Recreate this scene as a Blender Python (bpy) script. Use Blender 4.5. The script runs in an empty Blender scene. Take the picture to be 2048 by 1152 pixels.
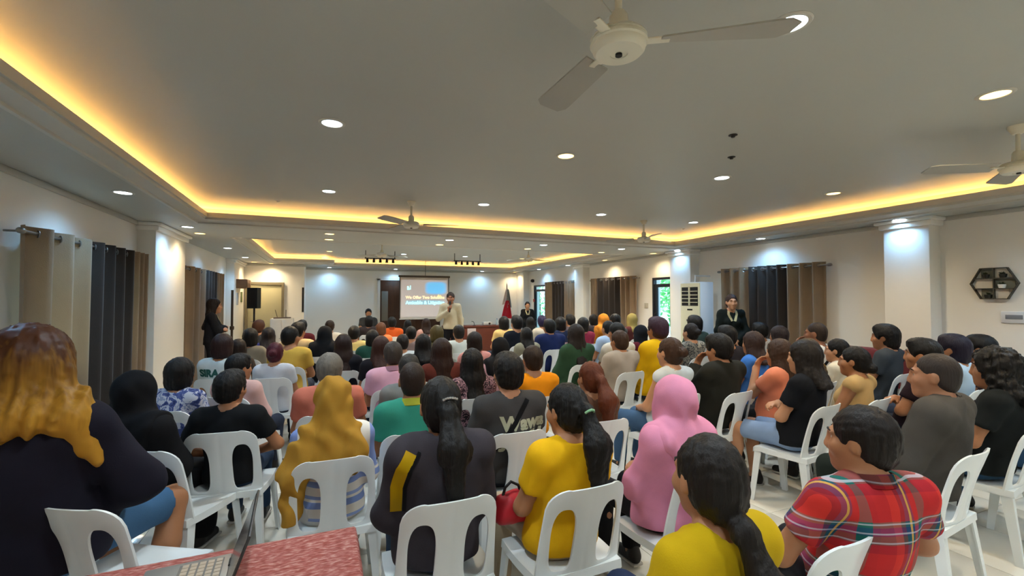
import bpy, bmesh, math, random, numpy as np
from mathutils import Vector, Matrix, Euler
S = bpy.context.scene
C = S.collection
R = math.radians
# ------------------------------------------------------------------ camera, world, exposure
CAMZ, FOC, YAW, PIT = 1.6, 900.0, R(22.7), R(1.4)
cam_d = bpy.data.cameras.new('camera'); cam = bpy.data.objects.new('camera', cam_d); C.objects.link(cam)
cam.location = (0, 0, CAMZ); cam.rotation_euler = (R(90) + PIT, 0, -YAW)
cam_d.sensor_width = 36; cam_d.lens = 36 * FOC / 2048; cam_d.clip_start = 0.05
S.camera = cam
S.view_settings.view_transform = 'Standard'; S.view_settings.look = 'None'
S.view_settings.gamma = 1; S.view_settings.use_curve_mapping = False
S.view_settings.exposure = 1.42
w = bpy.data.worlds.new('world'); S.world = w; w.use_nodes = True
wn = w.node_tree.nodes; bg = wn['Background']
sky = wn.new('ShaderNodeTexSky'); sky.sky_type = 'HOSEK_WILKIE'; sky.sun_direction = (-0.5, 0.3, 0.8); sky.turbidity = 3
w.node_tree.links.new(sky.outputs[0], bg.inputs[0]); bg.inputs[1].default_value = 5.0
sun_d = bpy.data.lights.new('sun', 'SUN'); sun_d.energy = 5; sun_d.angle = R(1); sun_o = bpy.data.objects.new('sun', sun_d); C.objects.link(sun_o); sun_o.rotation_euler = (R(-8), R(-16), 0)
K_DOWN, K_COVE = 1.3, .72        # strength of the downlights and of the cove strips
FWD = Vector((math.sin(YAW) * math.cos(PIT), math.cos(YAW) * math.cos(PIT), math.sin(PIT)))
RGT = Vector((math.cos(YAW), -math.sin(YAW), 0)); UPV = RGT.cross(FWD)
def ray(px, py): return FWD + RGT * ((px - 1024) / FOC) + UPV * ((576 - py) / FOC)
def at(px, py, d): return Vector((0, 0, CAMZ)) + ray(px, py) * d       # point seen at a pixel, d metres along the view axis
def onz(px, py, z): r = ray(px, py); return Vector((0, 0, CAMZ)) + r * ((z - CAMZ) / r.z)

# ------------------------------------------------------------------ materials
def lin(h):
    h = h.lstrip('#'); v = [int(h[i:i+2], 16) / 255 for i in (0, 2, 4)]
    return tuple((x / 12.92 if x <= .04045 else ((x + .055) / 1.055) ** 2.4) for x in v) + (1,)
MATS = {}
def mat(name, col, rough=.6, bump=0, bscale=60, stretch=(1, 1, 1), var=0.06, spec=.3, metal=0, vscale=6, sheen=0):
    key = (name, col, rough, bump, bscale, stretch, var, metal)
    if key in MATS: return MATS[key]
    m = bpy.data.materials.new(name); m.use_nodes = True; nt = m.node_tree; b = nt.nodes['Principled BSDF']
    b.inputs['Roughness'].default_value = rough; b.inputs['Metallic'].default_value = metal
    b.inputs['Specular IOR Level'].default_value = spec
    if sheen: b.inputs['Sheen Weight'].default_value = sheen
    c = lin(col)
    tc = nt.nodes.new('ShaderNodeTexCoord'); mp = nt.nodes.new('ShaderNodeMapping'); mp.inputs['Scale'].default_value = stretch
    nt.links.new(tc.outputs['Object'], mp.inputs[0])
    n = nt.nodes.new('ShaderNodeTexNoise'); n.inputs['Scale'].default_value = vscale; n.inputs['Detail'].default_value = 3
    nt.links.new(mp.outputs[0], n.inputs['Vector'])
    mx = nt.nodes.new('ShaderNodeMix'); mx.data_type = 'RGBA'
    mx.inputs[6].default_value = tuple(min(1, v * (1 - var * 1.6)) for v in c[:3]) + (1,)
    mx.inputs[7].default_value = tuple(min(1, v * (1 + var * 1.6)) for v in c[:3]) + (1,)
    nt.links.new(n.outputs['Fac'], mx.inputs[0]); nt.links.new(mx.outputs[2], b.inputs['Base Color'])
    if bump:
        n2 = nt.nodes.new('ShaderNodeTexNoise'); n2.inputs['Scale'].default_value = bscale; n2.inputs['Detail'].default_value = 4
        nt.links.new(mp.outputs[0], n2.inputs['Vector'])
        bp = nt.nodes.new('ShaderNodeBump'); bp.inputs['Strength'].default_value = bump; bp.inputs['Distance'].default_value = .01
        nt.links.new(n2.outputs['Fac'], bp.inputs['Height']); nt.links.new(bp.outputs[0], b.inputs['Normal'])
    MATS[key] = m
    return m
def cloth(col): return mat('cloth', col, .85, .14, 260, var=.10, spec=.15, vscale=9)
def hairm(col): return mat('hair', col, .5, .45, 120, (1, 1, .10), var=.16, spec=.22, vscale=60)
def skinm(col): return mat('skin', col, .5, .08, 90, var=.07, spec=.35)
def emis(name, col, strength):
    key = ('E', name, col, strength)
    if key in MATS: return MATS[key]
    m = bpy.data.materials.new(name); m.use_nodes = True; b = m.node_tree.nodes['Principled BSDF']
    b.inputs['Base Color'].default_value = lin(col); b.inputs['Emission Color'].default_value = lin(col); b.inputs['Emission Strength'].default_value = strength
    MATS[key] = m; return m
def math_n(nt, op, a, b=None, v=None):
    n = nt.nodes.new('ShaderNodeMath'); n.operation = op
    if hasattr(a, 'links'): nt.links.new(a, n.inputs[0])
    else: n.inputs[0].default_value = a
    if b is not None:
        if hasattr(b, 'links'): nt.links.new(b, n.inputs[1])
        else: n.inputs[1].default_value = b
    return n.outputs[0]
def ramp_n(nt, fac, stops, interp='CONSTANT'):
    r = nt.nodes.new('ShaderNodeValToRGB'); cr = r.color_ramp; cr.interpolation = interp
    while len(cr.elements) < len(stops): cr.elements.new(.5)
    for e, (p, c) in zip(cr.elements, stops): e.position = p; e.color = lin(c)
    nt.links.new(fac, r.inputs[0]); return r.outputs[0]
def mix_n(nt, f, a, b, mode='MIX'):
    n = nt.nodes.new('ShaderNodeMix'); n.data_type = 'RGBA'; n.blend_type = mode
    for v, i in ((f, 0), (a, 6), (b, 7)):
        if hasattr(v, 'links'): nt.links.new(v, n.inputs[i])
        else: n.inputs[i].default_value = v
    return n.outputs[2]
def pattern(name, fn, rough=.85):
    m = bpy.data.materials.new(name); m.use_nodes = True; nt = m.node_tree; b = nt.nodes['Principled BSDF']
    b.inputs['Roughness'].default_value = rough; b.inputs['Specular IOR Level'].default_value = .15
    tc = nt.nodes.new('ShaderNodeTexCoord'); sp = nt.nodes.new('ShaderNodeSeparateXYZ'); nt.links.new(tc.outputs['Object'], sp.inputs[0])
    nt.links.new(fn(nt, sp.outputs[0], sp.outputs[1], sp.outputs[2], tc.outputs['Object']), b.inputs['Base Color'])
    return m
def plaid_fn(nt, x, y, z, o):
    u = math_n(nt, 'FRACT', math_n(nt, 'MULTIPLY', math_n(nt, 'ADD', x, math_n(nt, 'MULTIPLY', y, .6)), 4.6))
    v = math_n(nt, 'FRACT', math_n(nt, 'MULTIPLY', math_n(nt, 'ADD', z, .035), 5.2))
    a = ramp_n(nt, u, [(0, '#b3262c'), (.22, '#d43a30'), (.36, '#7c2630'), (.44, '#24486a'), (.62, '#c22c2e'), (.74, '#1f5f58'), (.90, '#a8242c')])
    c = ramp_n(nt, v, [(0, '#c8322e'), (.26, '#9c2530'), (.42, '#1c5a52'), (.58, '#27406e'), (.72, '#2a6a5c'), (.82, '#c4302c')])
    r = mix_n(nt, .5, a, c)
    l1 = math_n(nt, 'LESS_THAN', math_n(nt, 'ABSOLUTE', math_n(nt, 'SUBTRACT', u, .55)), .022)
    r = mix_n(nt, math_n(nt, 'MULTIPLY', l1, .75), r, lin('#d8a848'))
    for k in (.46, .62, .78):
        l2 = math_n(nt, 'LESS_THAN', math_n(nt, 'ABSOLUTE', math_n(nt, 'SUBTRACT', v, k)), .014)
        r = mix_n(nt, math_n(nt, 'MULTIPLY', l2, .5), r, lin('#c8ccd4'))
    return r
def stripe_fn(nt, x, y, z, o):
    v = math_n(nt, 'FRACT', math_n(nt, 'MULTIPLY', z, 8.0))
    lo = ramp_n(nt, v, [(0, '#ddd6cc'), (.42, '#7f93c6'), (.72, '#ddd6cc'), (.84, '#8fa0cc')])
    u = math_n(nt, 'FRACT', math_n(nt, 'MULTIPLY', math_n(nt, 'ADD', x, .02), 7.0))
    hi = ramp_n(nt, u, [(0, '#e2dcd2'), (.5, '#7f93c8'), (.85, '#e2dcd2')])
    return mix_n(nt, math_n(nt, 'GREATER_THAN', z, .74), lo, hi)
def blotch_fn(cols, sc):
    def f(nt, x, y, z, o):
        n = nt.nodes.new('ShaderNodeTexNoise'); n.inputs['Scale'].default_value = sc; n.inputs['Detail'].default_value = 3; n.inputs['Distortion'].default_value = 1.2
        nt.links.new(o, n.inputs['Vector'])
        st = [(0, cols[0])] + [(.40 + .2 * i / max(1, len(cols) - 2), c) for i, c in enumerate(cols[1:])]
        return ramp_n(nt, n.outputs['Fac'], st)
    return f
def ombre_fn(top, bot, z0, z1):
    def f(nt, x, y, z, o):
        n = nt.nodes.new('ShaderNodeTexNoise'); n.inputs['Scale'].default_value = 60; mp = nt.nodes.new('ShaderNodeMapping'); mp.inputs['Scale'].default_value = (1, 1, .08)
        nt.links.new(o, mp.inputs[0]); nt.links.new(mp.outputs[0], n.inputs['Vector'])
        zz = math_n(nt, 'ADD', z, math_n(nt, 'MULTIPLY', math_n(nt, 'SUBTRACT', n.outputs['Fac'], .5), .22))
        mr = nt.nodes.new('ShaderNodeMapRange'); mr.inputs[1].default_value = z0; mr.inputs[2].default_value = z1; nt.links.new(zz, mr.inputs[0])
        return ramp_n(nt, mr.outputs[0], [(0, bot), (1, top)], 'LINEAR')
    return f

# ------------------------------------------------------------------ objects
def link(o, parent=None):
    C.objects.link(o)
    if parent is not None: o.parent = parent
    return o
def tag(o, label, cat, group=None):
    o['label'] = label; o['category'] = cat
    if group: o['group'] = group
    return o
def thing(name, label, cat, loc=(0, 0, 0), rz=0, group=None, scale=1):
    o = link(bpy.data.objects.new(name, None)); o.location = loc; o.rotation_euler = (0, 0, rz); o.scale = (scale,) * 3
    o.empty_display_size = .1
    return tag(o, label, cat, group)
def smooth(me, ang=40):
    if len(me.polygons):
        me.shade_smooth()
        if ang < 180: me.set_sharp_from_angle(angle=R(ang))
def obj(name, me, m, parent=None, ang=40, loc=None):
    if isinstance(me, bmesh.types.BMesh):
        bm = me; bmesh.ops.recalc_face_normals(bm, faces=bm.faces); me = bpy.data.meshes.new(name); bm.to_mesh(me); bm.free(); smooth(me, ang)
    if not me.materials: me.materials.append(None)
    o = bpy.data.objects.new(name, me); link(o, parent)
    o.material_slots[0].link = 'OBJECT'; o.material_slots[0].material = m
    if loc is not None: o.location = loc
    return o
def struct(o): o['kind'] = 'structure'; return o
def box(bm, lo, hi, bev=0, M=None):
    x0, y0, z0 = lo; x1, y1, z1 = hi
    v = [bm.verts.new(p) for p in ((x0,y0,z0),(x1,y0,z0),(x1,y1,z0),(x0,y1,z0),(x0,y0,z1),(x1,y0,z1),(x1,y1,z1),(x0,y1,z1))]
    f = [bm.faces.new([v[i] for i in q]) for q in ((3,2,1,0),(4,5,6,7),(0,1,5,4),(1,2,6,5),(2,3,7,6),(3,0,4,7))]
    if bev:
        es = list({e for q in f for e in q.edges})
        r = bmesh.ops.bevel(bm, geom=es, offset=bev, segments=2, affect='EDGES', profile=.5)
        v = list({x for q in r['faces'] for x in q.verts} | {x for x in v if x.is_valid})
    if M is not None: bmesh.ops.transform(bm, matrix=M, verts=v)
    return bm
def BX(lo, hi, bev=0): return box(bmesh.new(), lo, hi, bev)
def lathe(bm, prof, seg=24, M=None):
    rings = []
    for r, z in prof:
        if r < 1e-6: rings.append([bm.verts.new((0, 0, z))])
        else: rings.append([bm.verts.new((r * math.cos(2*math.pi*i/seg), r * math.sin(2*math.pi*i/seg), z)) for i in range(seg)])
    for a, b in zip(rings, rings[1:]):
        for i in range(seg):
            j = (i + 1) % seg
            if len(a) == 1 and len(b) == 1: continue
            if len(a) == 1: bm.faces.new((a[0], b[i], b[j]))
            elif len(b) == 1: bm.faces.new((a[i], a[j], b[0]))
            else: bm.faces.new((a[i], a[j], b[j], b[i]))
    if M is not None: bmesh.ops.transform(bm, matrix=M, verts=[v for r in rings for v in r])
    return bm
def tube(bm, pts, rad, seg=10, cap=True):
    pts = [Vector(p) for p in pts]; rad = rad if hasattr(rad, '__len__') else [rad] * len(pts)
    rings = []; up = None
    for i, p in enumerate(pts):
        t = (pts[min(i+1, len(pts)-1)] - pts[max(i-1, 0)]).normalized()
        if up is None: up = t.orthogonal().normalized()
        up = (up - t * up.dot(t)).normalized(); sd = t.cross(up)
        rings.append([bm.verts.new(p + (up * math.cos(2*math.pi*k/seg) + sd * math.sin(2*math.pi*k/seg)) * rad[i]) for k in range(seg)])
    for a, b in zip(rings, rings[1:]):
        for k in range(seg): bm.faces.new((a[k], a[(k+1) % seg], b[(k+1) % seg], b[k]))
    if cap: bm.faces.new(rings[0][::-1]); bm.faces.new(rings[-1])
    return bm
def prism(bm, pts, axis, d0, d1):
    """polygon of 2D points extruded along an axis (0 x, 1 y, 2 z)"""
    def v3(p, d): return [(d, p[0], p[1]), (p[0], d, p[1]), (p[0], p[1], d)][axis]
    a = [bm.verts.new(v3(p, d0)) for p in pts]; b = [bm.verts.new(v3(p, d1)) for p in pts]
    n = len(pts)
    bm.faces.new(a); bm.faces.new(b[::-1])
    for i in range(n): bm.faces.new((a[i], b[i], b[(i+1) % n], a[(i+1) % n]))
    return bm
def text_mesh(txt, size, extr=.002, bold=0.0, spacing=1.0):
    cu = bpy.data.curves.new('lettering', 'FONT'); cu.body = txt; cu.size = size; cu.extrude = extr; cu.offset = bold; cu.space_character = spacing
    cu.align_x = 'CENTER'; cu.align_y = 'CENTER'; cu.resolution_u = 3
    o = bpy.data.objects.new('t', cu); C.objects.link(o)
    dg = bpy.context.evaluated_depsgraph_get(); me = bpy.data.meshes.new_from_object(o.evaluated_get(dg)); bpy.data.objects.remove(o); bpy.data.curves.remove(cu)
    return me
# ------------------------------------------------------------------ the room (x right, y towards the far wall, z up)
XL, XR, YB, YF, ZS, ZT = -2.12, 6.62, -2.6, 14.9, 2.55, 2.76
wallm = mat('wall_paint', '#ece8de', .45, .04, 30, var=.015, spec=.4, vscale=1.5)
ceilm = mat('ceiling_paint', '#b4b3a9', .5, .03, 20, var=.02, spec=.3, vscale=1)
trimm = mat('moulding_paint', '#c2beb2', .45, .02, 40, var=.02, spec=.35)
tilem = mat('floor_tile', '#d8d3c6', .12, .01, 10, var=.04, spec=.5, vscale=2.5)
groutm = mat('grout', '#a8a090', .8)
darkm = mat('dark_metal', '#2b2725', .45, metal=.3)
# floor: slab, tiles one by one near the camera, the rest joined
fl = struct(obj('floor', BX((XL-.3, YB-.3, -.12), (XR+.3, YF+.3, -.008)), groutm))
T = .6; tme = None; n = 0; far = bmesh.new()
cells = []
j = 0
for i in range(-4, 12):
    for j in range(-4, 26):
        x, y = i * T + .1, j * T
        if x < XL - T or x > XR or y < YB or y > YF: continue
        cells.append((math.hypot(x - .8, y - 1.4) + (6 if y < 0 else 0), x, y))
cells.sort()
for k, (d, x, y) in enumerate(cells):
    if k < 290:
        if tme is None: b_ = BX((0, 0, -.012), (T-.004, T-.004, 0), .0015); o = obj('tile', b_, tilem, fl); tme = o.data
        else: o = obj('tile', tme, tilem, fl)
        o.location = (x, y, 0)
    else: box(far, (x, y, -.012), (x+T-.004, y+T-.004, 0))
o = obj('far_tiles', far, tilem, fl); o['kind'] = 'stuff'
# walls
DR = [(7.22, 7.86, 2.06), (12.95, 13.85, 2.06)]           # two glazed doors in the right wall
b_ = bmesh.new(); ys = [YB] + [v for d in DR for v in d[:2]] + [YF]
for a, c in ((ys[0], ys[1]), (ys[2], ys[3]), (ys[4], ys[5])): box(b_, (XR, a, 0), (XR+.2, c, 2.9))
for d in DR: box(b_, (XR, d[0], d[2]), (XR+.2, d[1], 2.9))
struct(obj('wall_right', b_, wallm))
WL = (4.72, 6.50, .9, 2.0)                             # window behind the near left curtain
b_ = bmesh.new()
box(b_, (XL-.2, YB, 0), (XL, WL[0]-.14, 2.9)); box(b_, (XL-.2, WL[1], 0), (XL, YF, 2.9)); box(b_, (XL-.2, WL[0]-.14, 0), (XL, WL[1], WL[2])); box(b_, (XL-.2, WL[0]-.14, WL[3]), (XL, WL[1], 2.9))
struct(obj('wall_left', b_, wallm))
b_ = bmesh.new(); box(b_, (XL-.2, YF, 0), (XR+.2, YF+.2, 2.9)); struct(obj('wall_far', b_, wallm))
struct(obj('wall_near', BX((XL-.2, YB-.2, 0), (XR+.2, YB, 2.9)), wallm))
# jutting block with the grey door, far left
JX, JY = -.5, 13.75
struct(obj('wall_jut', BX((XL, JY, 0), (JX, YF, ZS)), wallm))
# columns with simple capitals
def column(x0, x1, y0, y1):
    b = bmesh.new(); box(b, (x0, y0, 0), (x1, y1, ZS), .012)
    s = 1 if x0 > 0 else -1
    fx = x0 if s > 0 else x1
    for k, (e, z0, z1) in enumerate(((.035, ZS-.10, ZS-.04), (.07, ZS-.04, ZS))):
        if s > 0: box(b, (x0-e, y0-e, z0), (x1, y1+e, z1), .01)
        else: box(b, (x0, y0-e, z0), (x1+e, y1+e, z1), .01)
    return b
for i, a in enumerate([(XL-.05, -1.93, 6.85, 8.15), (XL-.05, -1.95, 12.3, 13.7), (6.40, XR+.05, 2.9, 3.36), (6.40, XR+.05, 6.55, 7.1), (6.42, XR+.05, 10.4, 10.85), (6.42, XR+.05, 14.3, YF+.05)]):
    struct(obj('wall_column', column(*a), wallm))
# crown line between wall and soffit, skirting
for i, (lo, hi) in enumerate([((XL, YB, ZS-.05), (XL+.03, 6.8, ZS)), ((XR-.03, YB, ZS-.05), (XR, 2.85, ZS)), ((XR-.03, 3.4, ZS-.05), (XR, 6.5, ZS)), ((XR-.03, 7.15, ZS-.05), (XR, 10.35, ZS)), ((JX, YF-.03, ZS-.06), (XR, YF, ZS)), ((XL+.2, JY-.03, ZS-.06), (JX+.03, JY, ZS))]):
    struct(obj('trim_%d' % (i + 1), BX(lo, hi, .008), trimm))
struct(obj('baseboard_right', BX((XR-.015, YB, 0), (XR, 7.2, .1)), trimm)); struct(obj('baseboard_left', BX((XL, YB, 0), (XL+.015, 6.85, .1)), trimm)); struct(obj('baseboard_far', BX((JX, YF-.015, 0), (XR, YF, .1)), trimm))
# soffit with two trays; each tray: upper ceiling, side faces, moulded lip with a hidden LED strip
TR1 = [(-1.49, -1.4), (6.15, -1.4), (6.15, 6.66), (-1.49, 6.66)]
TR2 = [(-1.35, 8.0), (6.05, 8.0), (6.05, 14.2), (.1, 14.2), (.1, 13.25), (-1.35, 13.25)]
b_ = bmesh.new()
for lo, hi in (((XL-.2, YB-.2), (XR+.2, -1.4)), ((XL-.2, -1.4), (-1.49, 6.66)), ((6.15, -1.4), (XR+.2, 6.66)), ((XL-.2, 6.66), (XR+.2, 8.0)), ((XL-.2, 8.0), (-1.35, 13.25)), ((6.05, 8.0), (XR+.2, 14.2)), ((XL-.2, 13.25), (.1, 14.2)), ((XL-.2, 14.2), (XR+.2, YF+.2))):
    box(b_, (lo[0], lo[1], ZS), (hi[0], hi[1], ZS+.03))
struct(obj('ceiling', b_, ceilm))
struct(obj('ceiling_tray', BX((XL-.2, YB-.2, ZT), (XR+.2, YF+.2, ZT+.1)), ceilm))
ledm = emis('led_strip_glow', '#ffb24a', 26 * K_COVE)
ledm.node_tree.nodes['Principled BSDF'].inputs['Emission Color'].default_value = (1, .54, .16, 1)
def inset(poly, d):
    n = len(poly); out = []
    for i in range(n):
        p0, p1, p2 = Vector(poly[i-1]), Vector(poly[i]), Vector(poly[(i+1) % n])
        e1 = (p1-p0).normalized(); e2 = (p2-p1).normalized(); n1 = Vector((-e1.y, e1.x)); n2 = Vector((-e2.y, e2.x))
        out.append(p1 + (n1 + n2) * d / (1 + n1.dot(n2)))
    return out
TRIMN = [7]
def lip(poly):
    # profile: (inset towards the tray centre, z)
    prof = [(-.0, ZS+.0), (.02, ZS-.012), (.045, ZS-.012), (.05, ZS+.004), (.10, ZS+.018), (.14, ZS+.028), (.145, ZS+.05), (.165, ZS+.05), (.165, ZS+.112), (.15, ZS+.112), (.14, ZS+.066), (0, ZS+.066), (0, ZS)]
    b = bmesh.new(); rings = []
    for d, z in prof[:-1]: rings.append([b.verts.new((p.x, p.y, z)) for p in inset(poly, d)])
    n = len(poly)
    for a, c in zip(rings, rings[1:] + rings[:1]):
        for i in range(n): b.faces.new((a[i], a[(i+1) % n], c[(i+1) % n], c[i]))
    o = struct(obj('trim_%d' % TRIMN[0], b, trimm, ang=25)); TRIMN[0] += 1
    # riser behind the cove
    b = bmesh.new(); q = inset(poly, -.17)
    for i in range(n):
        p, r_ = q[i], q[(i+1) % n]
        b.faces.new([b.verts.new(v) for v in ((p.x, p.y, ZS), (r_.x, r_.y, ZS), (r_.x, r_.y, ZT), (p.x, p.y, ZT))])
    struct(obj('trim_%d' % TRIMN[0], b, ceilm)); TRIMN[0] += 1
    q0, q1 = inset(poly, -.10), inset(poly, -.075)
    for i in range(n):
        a0, a1, c0, c1 = q0[i], q0[(i+1) % n], q1[i], q1[(i+1) % n]
        b = bmesh.new(); z0, z1 = ZS+.068, ZS+.078
        lo = [b.verts.new((v.x, v.y, z0)) for v in (a0, a1, c1, c0)]; hi = [b.verts.new((v.x, v.y, z1)) for v in (a0, a1, c1, c0)]
        b.faces.new(lo); b.faces.new(hi)
        for k in range(4): b.faces.new((lo[k], lo[(k+1) % 4], hi[(k+1) % 4], hi[k]))
        tag(obj('led_strip', b, ledm), 'warm LED strip in the %s of the %s' % (['near edge', 'right edge', 'far edge', 'step', 'inner far edge', 'left edge'][i] if n == 6 else ['near edge', 'right edge', 'far edge', 'left edge'][i], 'distant ceiling tray' if n == 6 else 'main ceiling tray'), 'light strip', 'LED strips in the coves')
lip(TR1); lip(TR2)

# ------------------------------------------------------------------ downlights
WHT, WRM, BLU = (.79, .92, 1.0), (1.0, .80, .52), (.28, .60, 1.0)
PROTO = {}
def downlight(x, y, z, warm, label, power=1.0, blue=False):
    t = thing('downlight', label, 'ceiling light', (x, y, z), 0, 'recessed ceiling downlights')
    if 'ring' not in PROTO:
        b = lathe(bmesh.new(), [(.062, -.001), (.064, -.006), (.078, -.007), (.084, -.002), (.084, .004)], 24); ob = obj('trim_ring', b, trimm, t); PROTO['ring'] = ob.data
        b = lathe(bmesh.new(), [(0, -.0035), (.062, -.0035), (.062, 0.002), (0, .002)], 20); ob = obj('diffuser', b, None, t); PROTO['diff'] = ob.data
    else: obj('trim_ring', PROTO['ring'], trimm, t); ob = obj('diffuser', PROTO['diff'], None, t)
    ob.material_slots[0].material = emis('lamp_glow_warm' if warm else 'lamp_glow_cool', '#ffd27a' if warm else '#e2f2ff', 2.4 if warm else 6)
    l = bpy.data.lights.new('lamp', 'SPOT'); l.energy = 26 * power * K_DOWN; l.color = WRM if warm else BLU if blue else WHT; l.shadow_soft_size = .06; l.spot_size = R(150); l.spot_blend = .9
    lo = bpy.data.objects.new('lamp', l); link(lo, t); lo.location = (0, 0, -.03)
gx, gy = (.04, 1.8, 3.5, 5.15), (-.75, 1.27, 3.17, 5.2)
warmset = {(1, 2), (2, 1), (3, 2)}
ords = ['far left', 'left of centre', 'right of centre', 'far right']; rows = ['rearmost', 'nearest', 'middle', 'farthest']
for i, x in enumerate(gx):
    for j, y in enumerate(gy):
        downlight(x, y, ZT, (i, j) in warmset, '%s round downlight in the main ceiling tray, %s column, %s row' % ('warm' if (i, j) in warmset else 'cool white', ords[i], rows[j]))
for i, x in enumerate(((.07), 1.86, 3.55, 5.2)):
    downlight(x, 7.05, ZS, i == 0, '%s downlight on the ceiling beam, front row, %s' % ('warm' if i == 0 else 'cool white', ords[i]))
    downlight(x, 7.72, ZS, True, 'warm downlight on the ceiling beam, back row, %s' % ords[i])
for k, (y, wm) in enumerate(((3.0, 0), (5.02, 0), (7.09, 0), (7.72, 1), (9.76, 0), (11.8, 0), (13.2, 1))):
    downlight(-1.66, y, ZS, bool(wm), '%s downlight in the soffit along the left wall, place %s from the camera' % ('warm' if wm else 'cool white', ['first', 'second', 'third', 'fourth', 'fifth', 'sixth', 'seventh'][k]), .42, True)
for k, (y, wm) in enumerate(((1.2, 0), (3.15, 0), (5.0, 0), (6.8, 0), (7.5, 1), (9.25, 1), (11.06, 0), (12.9, 0))):
    downlight(6.33, y, ZS, bool(wm), '%s downlight in the soffit along the right wall, place %s from the camera' % ('warm' if wm else 'cool white', ['first', 'second', 'third', 'fourth', 'fifth', 'sixth', 'seventh', 'eighth'][k]), .42, True)
for i, x in enumerate((.12, 1.9, 3.55, 5.25)):
    for j, y in enumerate((9.6, 11.8)):
        downlight(x, y, ZT, j == 1 and i in (0, 3), 'downlight in the far ceiling tray, %s column, %s row' % (ords[i], ['front', 'back'][j]))
for k, (x, wm) in enumerate(((.15, 0), (2.1, 0), (5.0, 0), (6.2, 1))):
    downlight(x, 14.6, ZS, bool(wm), '%s downlight in the soffit above the far wall, %s' % ('warm' if wm else 'cool white', ords[k]), .4, True)
downlight(-1.3, 13.5, ZS, True, 'warm downlight above the grey door in the far corner', .6)
for k, (px, py) in enumerate(((1466, 270), (1463, 314), (556, 402), (1366, 457))):
    p = onz(px, py, ZT)
    tag(obj('ceiling_sensor', lathe(bmesh.new(), [(0, -.018), (.012, -.018), (.016, -.006), (.03, -.004), (.03, 0), (0, 0)], 14), darkm if k < 2 else trimm, loc=p), ['small dark ceiling hook nearer the camera', 'small dark ceiling hook farther from the camera', 'small pale ceiling sensor by the left end of the front cove', 'small pale ceiling sensor by the right end of the front cove'][k], 'ceiling fitting')

# ------------------------------------------------------------------ ceiling fans
fanm = mat('fan_enamel', '#ddd6c0', .35, var=.03, spec=.5); bladem = mat('fan_blade', '#a8a498', .5, var=.05)
trimdark = mat('fan_groove', '#8a8478', .5)
def fan(x, y, rz, label, zt=ZT, zb=2.45, blen=.56):
    t = thing('ceiling_fan', label, 'fan', (x, y, zt), rz, 'three-blade ceiling fans')
    h = zb - zt
    if 'fan' not in PROTO:
        p = []
        p.append(('canopy', lathe(bmesh.new(), [(0, 0), (.05, 0), (.05, -.012), (.026, -.055), (.0, -.055)], 24), fanm))
        p.append(('rod', lathe(bmesh.new(), [(0, -.05), (.0125, -.05), (.0125, h+.12), (0, h+.12)], 14), fanm))
        p.append(('collar', lathe(bmesh.new(), [(0, h+.14), (.022, h+.14), (.032, h+.125), (.034, h+.08), (.028, h+.065), (0, h+.065)], 20), fanm))
        p.append(('motor', lathe(bmesh.new(), [(0, h+.07), (.045, h+.07), (.08, h+.062), (.093, h+.05), (.096, h+.044), (.090, h+.042), (.090, h+.036), (.097, h+.034), (.098, h+.026), (.091, h+.022), (.091, h+.016), (.088, h+.004), (.078, h-.006), (.045, h-.008), (.03, h-.008), (.03, h-.004), (.012, h-.004), (.011, h-.012), (0, h-.012)], 36), fanm))
        p.append(('bottom_cap', lathe(bmesh.new(), [(0, h-.014), (.012, h-.014), (.012, h-.006), (0, h-.006)], 16), darkm))
        for nm, b, m in p: PROTO.setdefault('fan', []).append((nm, obj(nm, b, m, t, 35).data, m))
        b = bmesh.new(); box(b, (.07, -.018, h+.028), (.17, .018, h+.034), .002); arm = b
        PROTO['arm'] = None
        b2 = bmesh.new(); prof = []
        N = 12; top = []; 
        for k in range(N + 1):
            u = k / N; xx = .14 + (blen - .14) * u; wv = .045 + .028 * u - (.03 * max(0, (u - .88) / .12) ** 2); tw = .016 * (1 - .4*u)
            top.append((xx, wv, tw))
        vs = []
        for xx, wv, tw in top: vs.append([b2.verts.new((xx, -wv, h+.03-tw)), b2.verts.new((xx, wv, h+.03+tw)), b2.verts.new((xx, wv, h+.036+tw)), b2.verts.new((xx, -wv, h+.036-tw))])
        for a, c in zip(vs, vs[1:]):
            for k in range(4): b2.faces.new((a[k], a[(k+1) % 4], c[(k+1) % 4], c[k]))
        b2.faces.new(vs[0]); b2.faces.new(vs[-1][::-1])
        for k in range(3):
            if k == 0: bl = obj('blade', b2, bladem, t); PROTO['blade'] = bl.data; ar = obj('blade_arm', arm, fanm, bl); PROTO['arm'] = ar.data
            else: bl = obj('blade', PROTO['blade'], bladem, t); obj('blade_arm', PROTO['arm'], fanm, bl)
            bl.rotation_euler = (0, 0, R(120 * k))
    else:
        for nm, me, m in PROTO['fan']: obj(nm, me, m, t)
        for k in range(3):
            bl = obj('blade', PROTO['blade'], bladem, t); obj('blade_arm', PROTO['arm'], fanm, bl); bl.rotation_euler = (0, 0, R(120 * k))
fan(.93, 1.27, R(-32), 'cream ceiling fan nearest the camera, motor cap seen from below')
fan(4.28, 1.45, R(150), 'cream ceiling fan by the right wall near the edge of the view')
fan(.95, 5.37, R(-15), 'ceiling fan in front of the bright cove, left of centre')
fan(4.36, 5.37, R(10), 'ceiling fan in front of the bright cove, right of centre')
fan(1.08, 9.4, R(20), 'distant ceiling fan in the far tray, left one')
fan(4.25, 9.2, R(5), 'distant ceiling fan in the far tray, right one')
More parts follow.
